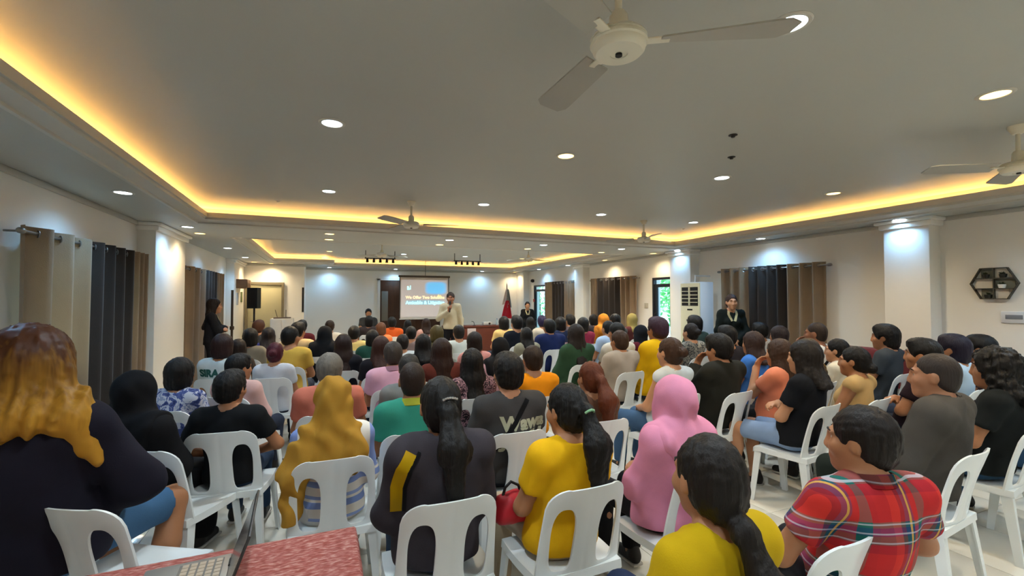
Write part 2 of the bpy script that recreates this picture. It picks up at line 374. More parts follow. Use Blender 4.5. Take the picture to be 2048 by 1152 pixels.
# spotlight bars hanging in the far tray
def spot_bar(x, y, label):
    t = thing('spotlight_bar', label, 'ceiling light', (x, y, ZT), 0, 'spotlight bars in the far tray')
    obj('bar', BX((-.36, -.015, -.2), (.36, .015, -.175), .004), darkm, t)
    for sx in (-.34, .34): obj('rod', BX((sx-.007, -.007, -.19), (sx+.007, .007, 0)), darkm, t)
    me = None
    for k in range(5):
        if me is None: o = obj('spot_head', lathe(bmesh.new(), [(0, 0), (.02, 0), (.028, -.02), (.034, -.085), (.03, -.085), (.02, -.03), (0, -.03)], 12), darkm, t); me = o.data
        else: o = obj('spot_head', me, darkm, t)
        o.location = (-.3 + .15 * k, 0, -.2)
spot_bar(1.25, 11.2, 'bar of five small dark spotlights above the left of the screen'); spot_bar(3.4, 11.1, 'bar of five small dark spotlights above the right of the screen')

# ------------------------------------------------------------------ doors and what is outside
blackm = mat('door_frame_black', '#20242a', .4, var=.04); glassm = bpy.data.materials.new('door_glass'); glassm.use_nodes = True
g = glassm.node_tree.nodes['Principled BSDF']; g.inputs['Transmission Weight'].default_value = 1; g.inputs['Roughness'].default_value = .02; g.inputs['IOR'].default_value = 1.02; g.inputs['Base Color'].default_value = (.72, .95, 1, 1)
for i, (y0, y1, zt) in enumerate(DR):
    d = struct(link(bpy.data.objects.new('door_%d' % (i + 1), None))); d.location = (XR, 0, 0)
    b = bmesh.new(); e = .075
    box(b, (-.02, y0, 0), (.06, y0+.045, zt)); box(b, (-.02, y1-.045, 0), (.06, y1, zt)); box(b, (-.02, y0+.045, zt-.05), (.06, y1-.045, zt)); obj('door_frame', b, blackm, d)
    b = bmesh.new(); a0, a1 = y0+.05, y1-.05
    box(b, (0, a0, .02), (.04, a0+e, zt-.14)); box(b, (0, a1-e, .02), (.04, a1, zt-.14)); box(b, (0, a0+e, zt-.21), (.04, a1-e, zt-.14)); box(b, (0, a0+e, .02), (.04, a1-e, .14))
    lf = obj('door_leaf', b, blackm, d)
    obj('pane', BX((.015, a0+e, .14), (.025, a1-e, zt-.21)), glassm, lf)
    obj('handle', tube(bmesh.new(), [(.0, a1-.04, .95), (-.04, a1-.04, .97), (-.04, a1-.04, 1.28), (0, a1-.04, 1.3)], .009, 8), darkm, lf)
    obj('transom_pane', BX((.02, y0+.05, zt-.13), (.03, y1-.05, zt-.055)), glassm, d)
outm = mat('outside_paving', '#b9c2c0', .8, .2, 20); struct(obj('ground_outside', BX((XR+.2, -2, -.1), (XR+16, 32, -.02)), outm))
struct(obj('wall_outside', BX((XR+8.5, -2, -.1), (XR+8.7, 32, 1.5)), mat('outside_wall', '#dfe8e6', .8)))
leafm = mat('leaf', '#7cc878', .5, var=.25, vscale=4); barkm = mat('bark', '#6b5a48', .9, .5, 40)
def tree(x, y, h, r, label, seed):
    rg = random.Random(seed); t = thing('tree', label, 'tree', (x, y, 0), 0, 'trees outside the glass doors')
    obj('trunk', tube(bmesh.new(), [(0, 0, -.05), (.05, 0, h*.3), (0, .06, h*.62)], [.11, .08, .05], 8), barkm, t)
    b = bmesh.new()
    for k in range(900):
        th, ph, q = rg.uniform(0, 6.283), math.acos(rg.uniform(-1, 1)), rg.uniform(.35, 1) ** .5
        p = Vector((r*q*math.sin(ph)*math.cos(th), r*q*math.sin(ph)*math.sin(th), h*.6 + r*1.15*q*math.cos(ph)))
        M = Matrix.Translation(p) @ Euler((rg.uniform(0, 6), rg.uniform(0, 6), rg.uniform(0, 6))).to_matrix().to_4x4(); L = rg.uniform(.09, .17)
        vs = [b.verts.new(M @ Vector(v)) for v in ((0, -L, 0), (L*.4, -.1*L, .02), (0, L, 0), (-L*.4, -.1*L, .02))]
        b.faces.new(vs)
    o = obj('foliage', b, leafm, t); o['kind'] = 'stuff'
for k, (x, y, h, r, l) in enumerate(((10.2, 9.9, 3.0, 1.3, 'leafy green tree beyond the nearer glass door'), (13.2, 13.9, 3.6, 1.6, 'green tree farther off beyond the nearer glass door'), (9.0, 12.2, 1.4, .7, 'low green shrub beyond the nearer glass door'), (13.5, 27.5, 4, 1.8, 'pale green tree beyond the far glass door'))): tree(x, y, h, r, l, k)

# ------------------------------------------------------------------ window and curtains
alum = mat('window_aluminium', '#aab4b8', .4, metal=.6)
wd = struct(link(bpy.data.objects.new('window_1', None))); wd.location = (XL-.12, 0, 0)
b = bmesh.new(); y0, y1, z0, z1 = WL[0]-.14, WL[1], WL[2], WL[3]
box(b, (0, y0, z0), (.06, y0+.05, z1)); box(b, (0, y1-.05, z0), (.06, y1, z1)); box(b, (0, y0+.05, z0), (.06, y1-.05, z0+.05)); box(b, (0, y0+.05, z1-.05), (.06, y1-.05, z1)); box(b, (.005, (y0+y1)/2-.025, z0+.05), (.055, (y0+y1)/2+.025, z1-.05))
obj('window_frame', b, alum, wd)
for k in (0, 1): obj('pane', BX((.025, y0+.05+k*((y1-y0)/2-.025), z0+.05), (.035, y0+.05+k*((y1-y0)/2-.025)+(y1-y0)/2-.075, z1-.05)), glassm, wd)
beige = mat('curtain_beige', '#b39b7e', .75, .25, 160, (1, 1, 1), var=.05, spec=.2, sheen=.3); brown = mat('curtain_brown', '#4b423c', .7, .25, 160, var=.06, spec=.25, sheen=.3)
steel = mat('steel', '#8d8a86', .3, metal=.9)
grom = None
def curtain(x, ya, yb, zt, zb, m, folds, label, side, seed):
    """pleated panel hanging on the wall at x between ya and yb"""
    global grom
    rg = random.Random(seed); t = thing('curtain', label, 'curtain', (x, ya, zt), 0, 'grommet curtains'); b = bmesh.new()
    nu, nv = folds * 12, 8; amp = .05; rows_ = []; ph = [rg.uniform(-.25, .25) for _ in range(folds + 2)]
    for jv in range(nv + 1):
        v = jv / nv; row = []
        for iu in range(nu + 1):
            u = iu / nu; f = u * folds; k = int(min(folds - 1, f)); a = math.sin(2 * math.pi * f + ph[k] * v * math.sin(math.pi * (f - k)) * 2)
            off = amp * (1 - .25 * v) * (a + .18 * math.sin(4 * math.pi * f))
            row.append(b.verts.new((side * off, (yb - ya) * u + .015 * v * math.sin(7 * u + seed), -(zt - zb) * v)))
        rows_.append(row)
    for a, c in zip(rows_, rows_[1:]):
        for k in range(nu): b.faces.new((a[k], a[k+1], c[k+1], c[k]))
    bmesh.ops.solidify(b, geom=b.faces[:], thickness=.004)
    obj('panel', b, m, t, 60)
    for k in range(folds * 2):
        yy = (yb - ya) * (k + .5) / (folds * 2) * 1.0; yy = (yb-ya) * (k / 2 + 0.0) / folds
        if k == 0: continue
        if grom is None:
            gb = bmesh.new(); n = 16
            bmesh.ops.create_circle(gb, segments=8, radius=.006, matrix=Matrix.Translation((.024, 0, 0)) @ Matrix.Rotation(R(90), 4, 'X'))
            bmesh.ops.spin(gb, geom=gb.verts[:] + gb.edges[:], cent=(0, 0, 0), axis=(0, 0, 1), angle=2*math.pi, steps=n, use_merge=True)
            bmesh.ops.transform(gb, matrix=Matrix.Rotation(R(90), 4, 'Y') @ Matrix.Identity(4), verts=gb.verts)
            o = obj('grommet', gb, steel, t); grom = o.data
        else: o = obj('grommet', grom, steel, t)
        o.location = (0, yy, -.05); o.rotation_euler = (0, 0, R(45) * (1 if k % 2 else -1))
def curtain_set(x, ya, yb, cuts, side, where, seed, zt=2.13, zb=.12, folds=(3, 4, 3)):
    t = thing('curtain_rod', 'steel curtain rod with end caps %s' % where, 'curtain rod', (x, ya, zt-.05), 0, 'steel curtain rods')
    obj('rod', tube(bmesh.new(), [(0, -.03, 0), (0, yb-ya+.03, 0)], .011, 10), steel, t)
    for yy in (-.05, yb-ya+.05): obj('finial', lathe(bmesh.new(), [(0, -.03), (.014, -.03), (.022, -.018), (.022, .018), (.014, .03), (0, .03)], 14, Matrix.Translation((0, yy, 0)) @ Matrix.Rotation(R(90), 4, 'X')), steel, t)
    for yy in (-.015, yb-ya+.015): obj('bracket', tube(bmesh.new(), [(0, yy, 0), (.07*side, yy, 0), (.11*side, yy, -.0)], .008, 8), steel, t)
    ys = [ya] + [ya + (yb-ya)*c for c in cuts] + [yb]
    for k, (nm, m) in enumerate((('beige', beige), ('dark brown', brown), ('beige', beige))):
        curtain(x, ys[k], ys[k+1]-.004, zt, zb, m, folds[k], '%s pleated curtain panel %s, %s' % (nm, where, ['near panel', 'middle panel', 'far panel'][k]), side, seed * 3 + k)
curtain_set(XL+.12, 4.36, 6.72, (.40, .82), -1, 'on the near left wall', 1, zt=2.14)
curtain_set(XL+.12, 8.5, 11.2, (.42, .75), -1, 'on the left wall behind the column', 2)
curtain_set(XR-.12, 4.12, 5.92, (.32, .69), 1, 'on the near right wall', 3)
curtain_set(XR-.12, 8.3, 10.1, (.30, .84), 1, 'beyond the near glass door', 4)
curtain_set(XR-.12, 11.05, 12.75, (.28, .72), 1, 'by the far glass door', 5)
# ------------------------------------------------------------------ modelling kit: smooth blends of rounded limbs, meshed as one surface
def axis(lo, hi, coarse, fine=()):
    out = [lo]
    while out[-1] < hi:
        s = coarse
        for a, b, st in fine:
            if a - coarse * .5 <= out[-1] < b: s = min(s, st)
        out.append(out[-1] + s)
    return np.array(out)
def npM(M): return None if M is None else np.array(M)
class Prim:
    def __init__(s, kind, a, b=None, ra=0, rb=0, M=None, cuts=(), sc=None):
        s.kind, s.a, s.b, s.ra, s.rb, s.cuts = kind, np.array(a, float), None if b is None else np.array(b, float), ra, rb, cuts
        s.M = npM(M); s.Mi = None if M is None else np.linalg.inv(s.M)
        s.sc = None if sc is None else np.array(sc, float)         # flattening of a capsule about its own a point, per axis
        if kind == 'cap': c = (s.a + s.b) / 2; r = np.linalg.norm(s.a - s.b) / 2 + max(ra, rb) * (1 if sc is None else max(1, s.sc.max()))
        else: c = s.a; r = max(s.b)
        s.c = c if M is None else (s.M @ np.append(c, 1))[:3]; s.r = r
    def ev(s, X, Y, Z):
        x0, y0, z0 = X, Y, Z
        if s.Mi is not None:
            m = s.Mi; X, Y, Z = (m[i, 0]*x0 + m[i, 1]*y0 + m[i, 2]*z0 + m[i, 3] for i in range(3))
        if s.kind == 'cap':
            a, b = s.a, s.b; sx = s.sc if s.sc is not None else np.ones(3)
            d = (b - a) / sx; L = max(1e-9, d @ d)
            px, py, pz = (X - a[0]) / sx[0], (Y - a[1]) / sx[1], (Z - a[2]) / sx[2]
            t = np.clip((px*d[0] + py*d[1] + pz*d[2]) / L, 0, 1)
            dist = (np.sqrt((px-t*d[0])**2 + (py-t*d[1])**2 + (pz-t*d[2])**2) - (s.ra + (s.rb - s.ra) * t)) * sx.min()
        else:
            px, py, pz = X - s.a[0], Y - s.a[1], Z - s.a[2]; r = s.b
            k0 = np.sqrt((px/r[0])**2 + (py/r[1])**2 + (pz/r[2])**2); k1 = np.sqrt((px/r[0]**2)**2 + (py/r[1]**2)**2 + (pz/r[2]**2)**2)
            dist = k0 * (k0 - 1) / np.maximum(k1, 1e-6)
        for p, n in s.cuts: dist = np.maximum(dist, (X-p[0])*n[0] + (Y-p[1])*n[1] + (Z-p[2])*n[2])
        return dist
def cap(a, b, ra, rb=None, **k): return Prim('cap', a, b, ra, ra if rb is None else rb, **k)
def ell(c, r, **k): return Prim('ell', c, r, **k)
class Field:
    def __init__(s, ax, ay, az): s.ax, s.ay, s.az = ax, ay, az; s.d = np.full((len(ax), len(ay), len(az)), 1.0, np.float32)
    def sub(s, p, m):
        sl = []
        for a, c in ((s.ax, p.c[0]), (s.ay, p.c[1]), (s.az, p.c[2])):
            i, j = np.searchsorted(a, c - p.r - m), np.searchsorted(a, c + p.r + m); sl.append(slice(max(0, i-1), min(len(a), j+1)))
        return tuple(sl)
    def xyz(s, sl): return s.ax[sl[0]][:, None, None], s.ay[sl[1]][None, :, None], s.az[sl[2]][None, None, :]
    def add(s, p, k=.02):
        sl = s.sub(p, k + .03)
        if any(q.stop <= q.start for q in sl): return s
        e = p.ev(*s.xyz(sl)); d = s.d[sl]; h = np.maximum(k - np.abs(d - e), 0) / max(k, 1e-6)
        s.d[sl] = np.minimum(d, e) - h * h * k * .25; return s
    def cut(s, p, k=.01):
        sl = s.sub(p, k + .03)
        if any(q.stop <= q.start for q in sl): return s
        e = -p.ev(*s.xyz(sl)); d = s.d[sl]; h = np.maximum(k - np.abs(d - e), 0) / max(k, 1e-6)
        s.d[sl] = np.maximum(d, e) + h * h * k * .25; return s
    def plane(s, p, n):
        X, Y, Z = s.xyz((slice(None),) * 3); s.d = np.maximum(s.d, (X-p[0])*n[0] + (Y-p[1])*n[1] + (Z-p[2])*n[2]).astype(np.float32); return s
    def ripple(s, amp, f, seed=0, zs=.5):
        X, Y, Z = s.xyz((slice(None),) * 3); q = seed * 1.7
        w_ = np.sin(f*X + 2.2*np.sin(f*zs*Z + q) + q) * np.sin(f*.8*Y + 1.7*np.sin(f*.6*zs*Z + 2*q)) + .6*np.sin(f*1.5*Z*zs + 2*np.sin(f*.9*X + q) + f*.7*Y)
        s.d = s.d + (amp * w_).astype(np.float32); return s
    def mesh(s, name):
        F = s.d; F[0], F[-1] = 1, 1; F[:, 0], F[:, -1] = 1, 1; F[:, :, 0], F[:, :, -1] = 1, 1
        ins = F < 0; nx, ny, nz = F.shape; c = np.zeros((nx-1, ny-1, nz-1), np.int8)
        O = [(i, j, k) for i in (0, 1) for j in (0, 1) for k in (0, 1)]
        for i, j, k in O: c += ins[i:nx-1+i, j:ny-1+j, k:nz-1+k]
        cells = np.argwhere((c > 0) & (c < 8))
        idx = np.full(c.shape, -1, np.int64); idx[tuple(cells.T)] = np.arange(len(cells))
        acc = np.zeros((len(cells), 3)); cnt = np.zeros(len(cells))
        for a in O:
            for ax_ in range(3):
                if a[ax_]: continue
                b = list(a); b[ax_] = 1
                fa = F[tuple((cells + a).T)]; fb = F[tuple((cells + b).T)]; m = (fa < 0) != (fb < 0)
                t = fa[m] / (fa[m] - fb[m]); q = np.tile(np.array(a, float), (m.sum(), 1)); q[:, ax_] += t
                acc[m] += q; cnt[m] += 1
        pos = cells + acc / cnt[:, None]
        V = np.stack([np.interp(pos[:, i], np.arange(len(a)), a) for i, a in enumerate((s.ax, s.ay, s.az))], 1)
        Q = []
        for ax_ in range(3):
            o1, o2 = [(1, 2), (2, 0), (0, 1)][ax_]
            sh = [slice(1, -1)] * 3; sh[ax_] = slice(0, -1); sh2 = list(sh); sh2[ax_] = slice(1, None)
            A, B = ins[tuple(sh)], ins[tuple(sh2)]; e = np.argwhere(A != B); sgn = A[tuple(e.T)]
            e = e + 1; e[:, ax_] -= 1
            def cell(d1, d2):
                q = e.copy(); q[:, o1] += d1; q[:, o2] += d2; return idx[tuple(q.T)]
            q = np.stack([cell(-1, -1), cell(0, -1), cell(0, 0), cell(-1, 0)], 1); q[~sgn] = q[~sgn][:, ::-1]; Q.append(q)
        Q = np.concatenate(Q) if Q else np.zeros((0, 4), int)
        # relax once for a clean surface
        for _ in range(2):
            acc = np.zeros_like(V); n = np.zeros(len(V))
            for i in range(4):
                for j in (1, 3): np.add.at(acc, Q[:, i], V[Q[:, (i+j) % 4]]); np.add.at(n, Q[:, i], 1)
            V = .5 * V + .5 * acc / np.maximum(n, 1)[:, None]
        me = bpy.data.meshes.new(name); me.vertices.add(len(V)); me.vertices.foreach_set('co', V.astype(np.float32).ravel())
        me.loops.add(Q.size); me.loops.foreach_set('vertex_index', Q.astype(np.int32).ravel()); me.polygons.add(len(Q))
        me.polygons.foreach_set('loop_start', np.arange(0, Q.size, 4, dtype=np.int32)); me.update(calc_edges=True); me.validate()
        me.shade_smooth(); me.materials.append(None); return me
def field(lo, hi, h, fx=(), fy=(), fz=()): return Field(axis(lo[0], hi[0], h, fx), axis(lo[1], hi[1], h, fy), axis(lo[2], hi[2], h, fz))

# ------------------------------------------------------------------ people
def V3(*a): return np.array(a, float)
def pose(stand=False, arms='lap', legs='std', hy=0, hp=0, lean=0, fem=False, f=1.0):
    """joints of a figure facing +y; hy, hp turn (left +) and nod (down +) the head"""
    J = {}; sw = .165 if not fem else .150; sw *= (1 + (f - 1) * .4)
    if stand:
        J['pel'] = V3(0, 0, .93); J['hip'] = .085; top = V3(0, -.01, 1.36)
        J['knee'] = [V3(-.09, .02, .49), V3(.09, .02, .49)]; J['ank'] = [V3(-.095, -.03, .08), V3(.095, -.03, .08)]
        J['hips'] = [V3(-.085, 0, .9), V3(.085, 0, .9)]
    else:
        J['pel'] = V3(0, -.08, .53); top = V3(0, -.175 + lean, .94)
        kx = .13 if legs == 'wide' else .10
        J['hips'] = [V3(-.085, -.06, .525), V3(.085, -.06, .525)]
        J['knee'] = [V3(-kx, .36, .50), V3(kx, .36, .50)]; J['ank'] = [V3(-kx, .36 if legs != 'back' else .16, .08), V3(kx, .33 if legs != 'back' else .12, .08)]
    if legs == 'side': J['knee'] = [V3(.08, .35, .50), V3(.285, .30, .50)]; J['ank'] = [V3(.10, .20, .08), V3(.26, .16, .08)]
    J['top'] = top; J['sh'] = [top + V3(-sw, 0, 0), top + V3(sw, 0, 0)]; J['neck'] = top + V3(0, .012, .055); J['stand'] = stand
    hc = top + V3(0, .045, .185); J['headc'] = hc
    J['H'] = Matrix.Translation(Vector(hc)) @ Matrix.Rotation(R(hy), 4, 'Z') @ Matrix.Rotation(-R(hp), 4, 'X') @ Matrix.Scale(1.06, 4)
    el, wr, hd = [], [], []
    for s, side in ((-1, 0), (1, 1)):
        sh = J['sh'][side]
        a = arms if isinstance(arms, str) else arms[side]
        if a == 'lap': e, w_, h = sh + V3(s*.055, .10, -.255), V3(s*.075, sh[1] + .30, sh[2] - .315), V3(-s*.6, .8, -.1)
        elif a == 'out': e, w_, h = sh + V3(s*.13, .08, -.23), V3(s*.10, sh[1] + .27, sh[2] - .33), V3(-s*.6, .8, -.1)
        elif a == 'cross': e, w_, h = sh + V3(s*.05, .11, -.25), V3(-s*.07, sh[1] + .205, sh[2] - .215 + (.03 if s > 0 else 0)), V3(-s*1, .1, .05)
        elif a == 'chin': e, w_, h = sh + V3(s*.02, .20, -.19), V3(s*.05, sh[1] + .22, sh[2] + .045), V3(-s*.3, -.25, .9)
        elif a == 'phone': e, w_, h = sh + V3(s*.05, .13, -.24), V3(s*.05, sh[1] + .34, sh[2] - .2), V3(-s*.35, .8, .35)
        elif a == 'mic': e, w_, h = sh + V3(s*.10, .03, -.26), V3(s*.02, sh[1] + .21, sh[2] - .075), V3(-s*.3, .25, .9)
        elif a == 'down': e, w_, h = sh + V3(s*.07, -.01, -.28), sh + V3(s*.075, .04, -.52), V3(0, .1, -1)
        elif a == 'back': e, w_, h = sh + V3(s*.09, -.06, -.26), V3(s*.03, sh[1] - .15, sh[2] - .43), V3(-s*.8, -.1, -.5)
        elif a == 'front': e, w_, h = sh + V3(s*.07, .04, -.27), V3(s*.03, sh[1] + .17, sh[2] - .42), V3(-s*.7, .3, -.5)
        el.append(e); wr.append(w_); hd.append(h / np.linalg.norm(h))
    J['el'], J['wr'], J['hd'] = el, wr, hd; J['f'] = f; J['fem'] = fem; J['arms'] = arms
    return J
def torso(J, g):
    """torso shapes, g metres thicker than the skin"""
    f = J['f']; p, t = J['pel'], J['top']; u = t - p; P = []
    mid = p + u * .42; ch = p + u * .74
    w_ = .155 if not J['fem'] else .142
    P.append((ell(p + V3(0, .0, .0), ((.165 if J['fem'] else .155)*f + g, .115*f + g, .11 + g)), .05))
    P.append((ell(mid + V3(0, .005, 0), (.135*f + g, .10*f + g, .15 + g)), .07))
    P.append((ell(ch, (w_*f + g, .105*(.6 + .4*f) + g, .165 + g)), .07))
    if J['fem']: 
        for s in (-1, 1): P.append((ell(ch + V3(s*.065, .075, -.02), (.06 + g, .055 + g, .06 + g)), .04))
    if f > 1.12: P.append((ell(mid + V3(0, .06, -.03), (.13*f + g, .10*f + g, .12 + g)), .06))
    a, b = J['sh']
    P.append((cap(a, b, .052 + g*.9), .06))
    n = J['neck'] - V3(0, 0, .0)
    for q in (a, b): P.append((cap(n + V3(0, -.005, -.012), q + V3(0, 0, .010), .043 + g*.75, .043 + g*.6), .045))
    return P
def sleeves(J, g, to, taper=0):
    P = []
    for i in (0, 1):
        s, e, w_ = J['sh'][i], J['el'][i], J['wr'][i]; r = .047 * (.7 + .3*J['f'])
        n1 = (e - s) / np.linalg.norm(e - s); n2 = (w_ - e) / np.linalg.norm(w_ - e)
        if to <= 1: P.append((cap(s, s + (e-s)*(to+.12), r + g, r*.85 + g + taper, cuts=[(s + (e-s)*to, n1)]), .03))
        else:
            P.append((cap(s, e, r + g, r*.82 + g), .03)); q = e + (w_-e)*(to-1)
            P.append((cap(e, e + (w_-e)*(to-.9), r*.82 + g, r*.62 + g, cuts=[(q, n2)]), .03))
    return P
def body_mesh(J, q=1.0, name='body', fine=True):
    st = J['stand']; ztop = J['headc'][2] + .14; h = .013 * q
    lo, hi = (-.40, -.36 if not st else -.3, 0), (.40, .66 if not st else .34, ztop); hc = J['headc']
    fx = [(-.10, .10, .0075*q)]; fy = [(hc[1]-.12, hc[1]+.15, .0075*q)]; fz = [(hc[2]-.16, hc[2]+.13, .0065*q)]
    for wv, hd in zip(J['wr'], J['hd']):
        if fine: fy.append((wv[1]-.03, wv[1]+.17, .009)); fz.append((wv[2]-.07, wv[2]+.09, .009)); fx.append((wv[0]-.08, wv[0]+.08, .0095))
    F = field(lo, hi, h, fx, fy, fz)
    for p, k in torso(J, 0): F.add(p, k)
    for i in (0, 1):
        F.add(cap(J['hips'][i], J['knee'][i], .076*J['f'], .052), .05); F.add(cap(J['knee'][i], J['knee'][i]*.62 + J['ank'][i]*.38 + V3(0, -.012, 0), .05, .05), .02); F.add(cap(J['knee'][i]*.6 + J['ank'][i]*.4, J['ank'][i], .048, .032), .02)
        F.add(cap(J['ank'][i] + V3(0, -.02, -.035), J['ank'][i] + V3(0, .13, -.05), .034, .026), .02)
    for p, k in sleeves(J, 0, 2.0): F.add(p, k)
    H = J['H']; hm = lambda *a, **k: cap(*a, M=H, **k); he = lambda *a, **k: ell(*a, M=H, **k)
    F.add(cap(J['neck'] + V3(0, -.015, -.05), J['headc'] + V3(0, -.03, -.06), .055 if not J['fem'] else .047, .052 if not J['fem'] else .044), .03)
    # head: skull, jaw, cheeks, brow, nose, lips, chin, ears
    F.add(he((0, -.014, .022), (.074, .094, .094)), .02); F.add(he((0, .03, -.045), (.054, .060, .066)), .035); F.add(he((0, .058, -.093), (.026, .026, .022)), .03)
    for s in (-1, 1):
        F.add(he((s*.040, .056, -.022), (.026, .026, .028)), .02); F.add(hm((s*.012, .084, .028), (s*.046, .070, .026), .010, .008), .012); F.cut(he((s*.031, .096, .006), (.019, .016, .012)), .012)
        F.add(he((s*.076, -.004, -.004), (.009, .017, .029)), .010); F.cut(he((s*.091, .002, -.002), (.009, .010, .017)), .006)
        F.add(he((s*.012, .092, -.034), (.0085, .010, .008)), .008)
    F.add(hm((0, .088, .016), (0, .0985, -.028), .008, .0115), .014)
    F.add(hm((-.020, .080, -.060), (.020, .080, -.060), .010, .010), .008); F.cut(hm((-.022, .094, -.0605), (.022, .094, -.0605), .0032), .004)
    # hands: palm, four fingers bent at the knuckles, thumb from the palm's side
    for i, s in ((0, -1), (1, 1)):
        w_, d = J['wr'][i], J['hd'][i]
        ref = V3(0, 0, 1) if abs(d[2]) < .8 else V3(0, 1, 0)
        lat = np.cross(d, ref); lat /= np.linalg.norm(lat); nrm = np.cross(lat, d)      # nrm: back of the hand
        if s < 0: lat = -lat
        # lat points to the little-finger side
        if nrm @ ref < 0: nrm = -nrm
        F.add(cap(w_ - d*.01, w_ + d*.035, .026, .024), .02)
        for m, ln, o in ((.027, .060, .066), (.010, .072, .074), (-.008, .078, .076), (-.026, .070, .072)):
            b0 = w_ + d*.02 + lat*m*.7; b1 = w_ + d*o + lat*m; b2 = b1 + (d*.86 - nrm*.5)*ln*.55; b3 = b2 + (d*.45 - nrm*.88)*ln*.42
            F.add(cap(b0, b1, .0135, .0125), .012); F.add(cap(b1, b2, .0098, .0088), .003); F.add(cap(b2, b3, .0086, .0075), .003)
        t0 = w_ + d*.022 - lat*.018; t1 = t0 + (d*.6 - lat*.75 - nrm*.2)*.034; t2 = t1 + (d*.85 - lat*.3 - nrm*.35)*.03
        F.add(cap(t0, t1, .014, .0115), .008); F.add(cap(t1, t2, .011, .009), .004)
    return F.mesh(name)
def shirt_mesh(J, kind, q=1.0, seed=0, name='shirt'):
    h = .0125 * q; z0 = J['pel'][2] - (.06 if not J['stand'] else .05); F = field((-.42, J['pel'][1]-.30, z0-.5 if kind in ('abaya',) else z0-.06), (.42, J['top'][1]+.44, J['neck'][2]+.12), h)
    g = {'tee': .013, 'polo': .014, 'long': .014, 'jacket': .028, 'hoodie': .026, 'sleeveless': .010, 'abaya': .032, 'barong': .012, 'blazer': .010}[kind]
    for p, k in torso(J, g): F.add(p, k)
    if kind == 'sleeveless': pass
    elif kind in ('tee', 'polo'): 
        for p, k in sleeves(J, g + .006, .62, .008): F.add(p, k)
    elif kind in ('long', 'jacket', 'hoodie', 'barong', 'blazer', 'abaya'):
        for p, k in sleeves(J, g + (.004 if kind != 'abaya' else .010), 1.97): F.add(p, k + (.03 if kind in ('hoodie', 'abaya') else .012))
    # hem hangs a little wider
    p = J['pel']; F.add(cap(p + V3(0, .01, .10), p + V3(0, .012, -.02), .115*J['f'] + g, .125*J['f'] + g, sc=(1.25, .95, 1)), .05)
    if kind in ('jacket', 'hoodie'): F.add(cap(J['neck'] + V3(0, -.03, .0), J['neck'] + V3(0, -.015, .03), .062, .06), .03)
    F.ripple(.0030 if kind in ('tee', 'polo', 'sleeveless', 'long', 'barong') else .0045, 34 if kind != 'abaya' else 26, seed, .55)
    F.plane((0, 0, z0), (0, 0, -1))
    # neck opening
    n = J['neck']; F.cut(cap(n + V3(0, .03, .02), n + V3(0, .05, .12), .062 if kind in ('tee', 'sleeveless') else .056, .075), .008)
    F.cut(cap(n + V3(0, -.02, .035 if kind not in ('jacket', 'hoodie') else .05), n + V3(0, -.01, .12), .058, .075), .006)
    return F.mesh(name)
def trousers_mesh(J, kind, q=1.0, seed=0, name='trousers'):
    g = .012; F = field((-.34, J['pel'][1]-.2, 0.0), (.34, J['knee'][0][1] + .16, J['pel'][2] + .14), .0135 * q)
    F.add(ell(J['pel'] + V3(0, 0, -.005), (.16*J['f']+g, .112*J['f']+g, .10+g)), .04)
    for i in (0, 1):
        h_, k_, a_ = J['hips'][i], J['knee'][i], J['ank'][i]
        if kind == 'shorts':
            n = (k_-h_)/np.linalg.norm(k_-h_); F.add(cap(h_, h_+(k_-h_)*1.0, .08*J['f']+g, .060+g, cuts=[(h_+(k_-h_)*.84, n)]), .04)
        else:
            F.add(cap(h_, k_, .078*J['f']+g, .058+g), .04)
            n = (a_-k_)/np.linalg.norm(a_-k_); F.add(cap(k_, k_+(a_-k_)*1.12, .055+g, .044+g, cuts=[(k_+(a_-k_)*.97, n)]), .02)
    if kind == 'skirt':
        F.add(cap(J['hips'][0], J['knee'][0], .09+g, .075+g), .06); F.add(cap((J['hips'][0]+J['hips'][1])/2, (J['knee'][0]+J['knee'][1])/2, .09, .075), .08)
        F.add(cap(J['knee'][0], J['ank'][0]+V3(0, 0, .06), .075, .085), .05); F.add(cap(J['knee'][1], J['ank'][1]+V3(0, 0, .06), .075, .085), .05); F.add(cap((J['knee'][0]+J['knee'][1])/2, (J['ank'][0]+J['ank'][1])/2+V3(0, 0, .06), .075, .085), .06)
    F.ripple(.0028, 40, seed, .5)
    return F.mesh(name)
SHOE = {}
def shoe(J, i, m, parent):
    if 'shoe' not in SHOE:
        F = field((-.07, -.1, -.085), (.07, .22, .05), .0075)
        F.add(cap((0, -.03, -.04), (0, .13, -.052), .043, .036, sc=(.85, 1, 1)), .02).add(cap((0, -.03, -.02), (0, -.02, .02), .04, .038), .02).plane((0, 0, -.078), (0, 0, -1)); SHOE['shoe'] = F.mesh('shoe')
        b = bmesh.new(); box(b, (-.04, -.072, -.08), (.04, .168, -.066), .012); SHOE['sole'] = None; SHOE['b'] = b
    o = obj('shoe', SHOE['shoe'], m, parent); o.location = Vector(J['ank'][i])
    if SHOE['sole'] is None: s_ = obj('sole', SHOE['b'], mat('sole', '#b9b4aa', .8), o); SHOE['sole'] = s_.data
    else: obj('sole', SHOE['sole'], mat('sole', '#b9b4aa', .8), o)
def strands(F, H, amp, n=34):
    X, Y, Z = F.xyz((slice(None),)*3); c = np.array(H.translation)
    th = np.arctan2(X - c[0], Y - c[1]); F.d = F.d + (amp * np.sin(n*th + 3*np.sin(7*(Z-c[2])) ) + amp*.7*np.sin(n*.43*th + 5 - 14*(Z-c[2]))).astype(np.float32); return F
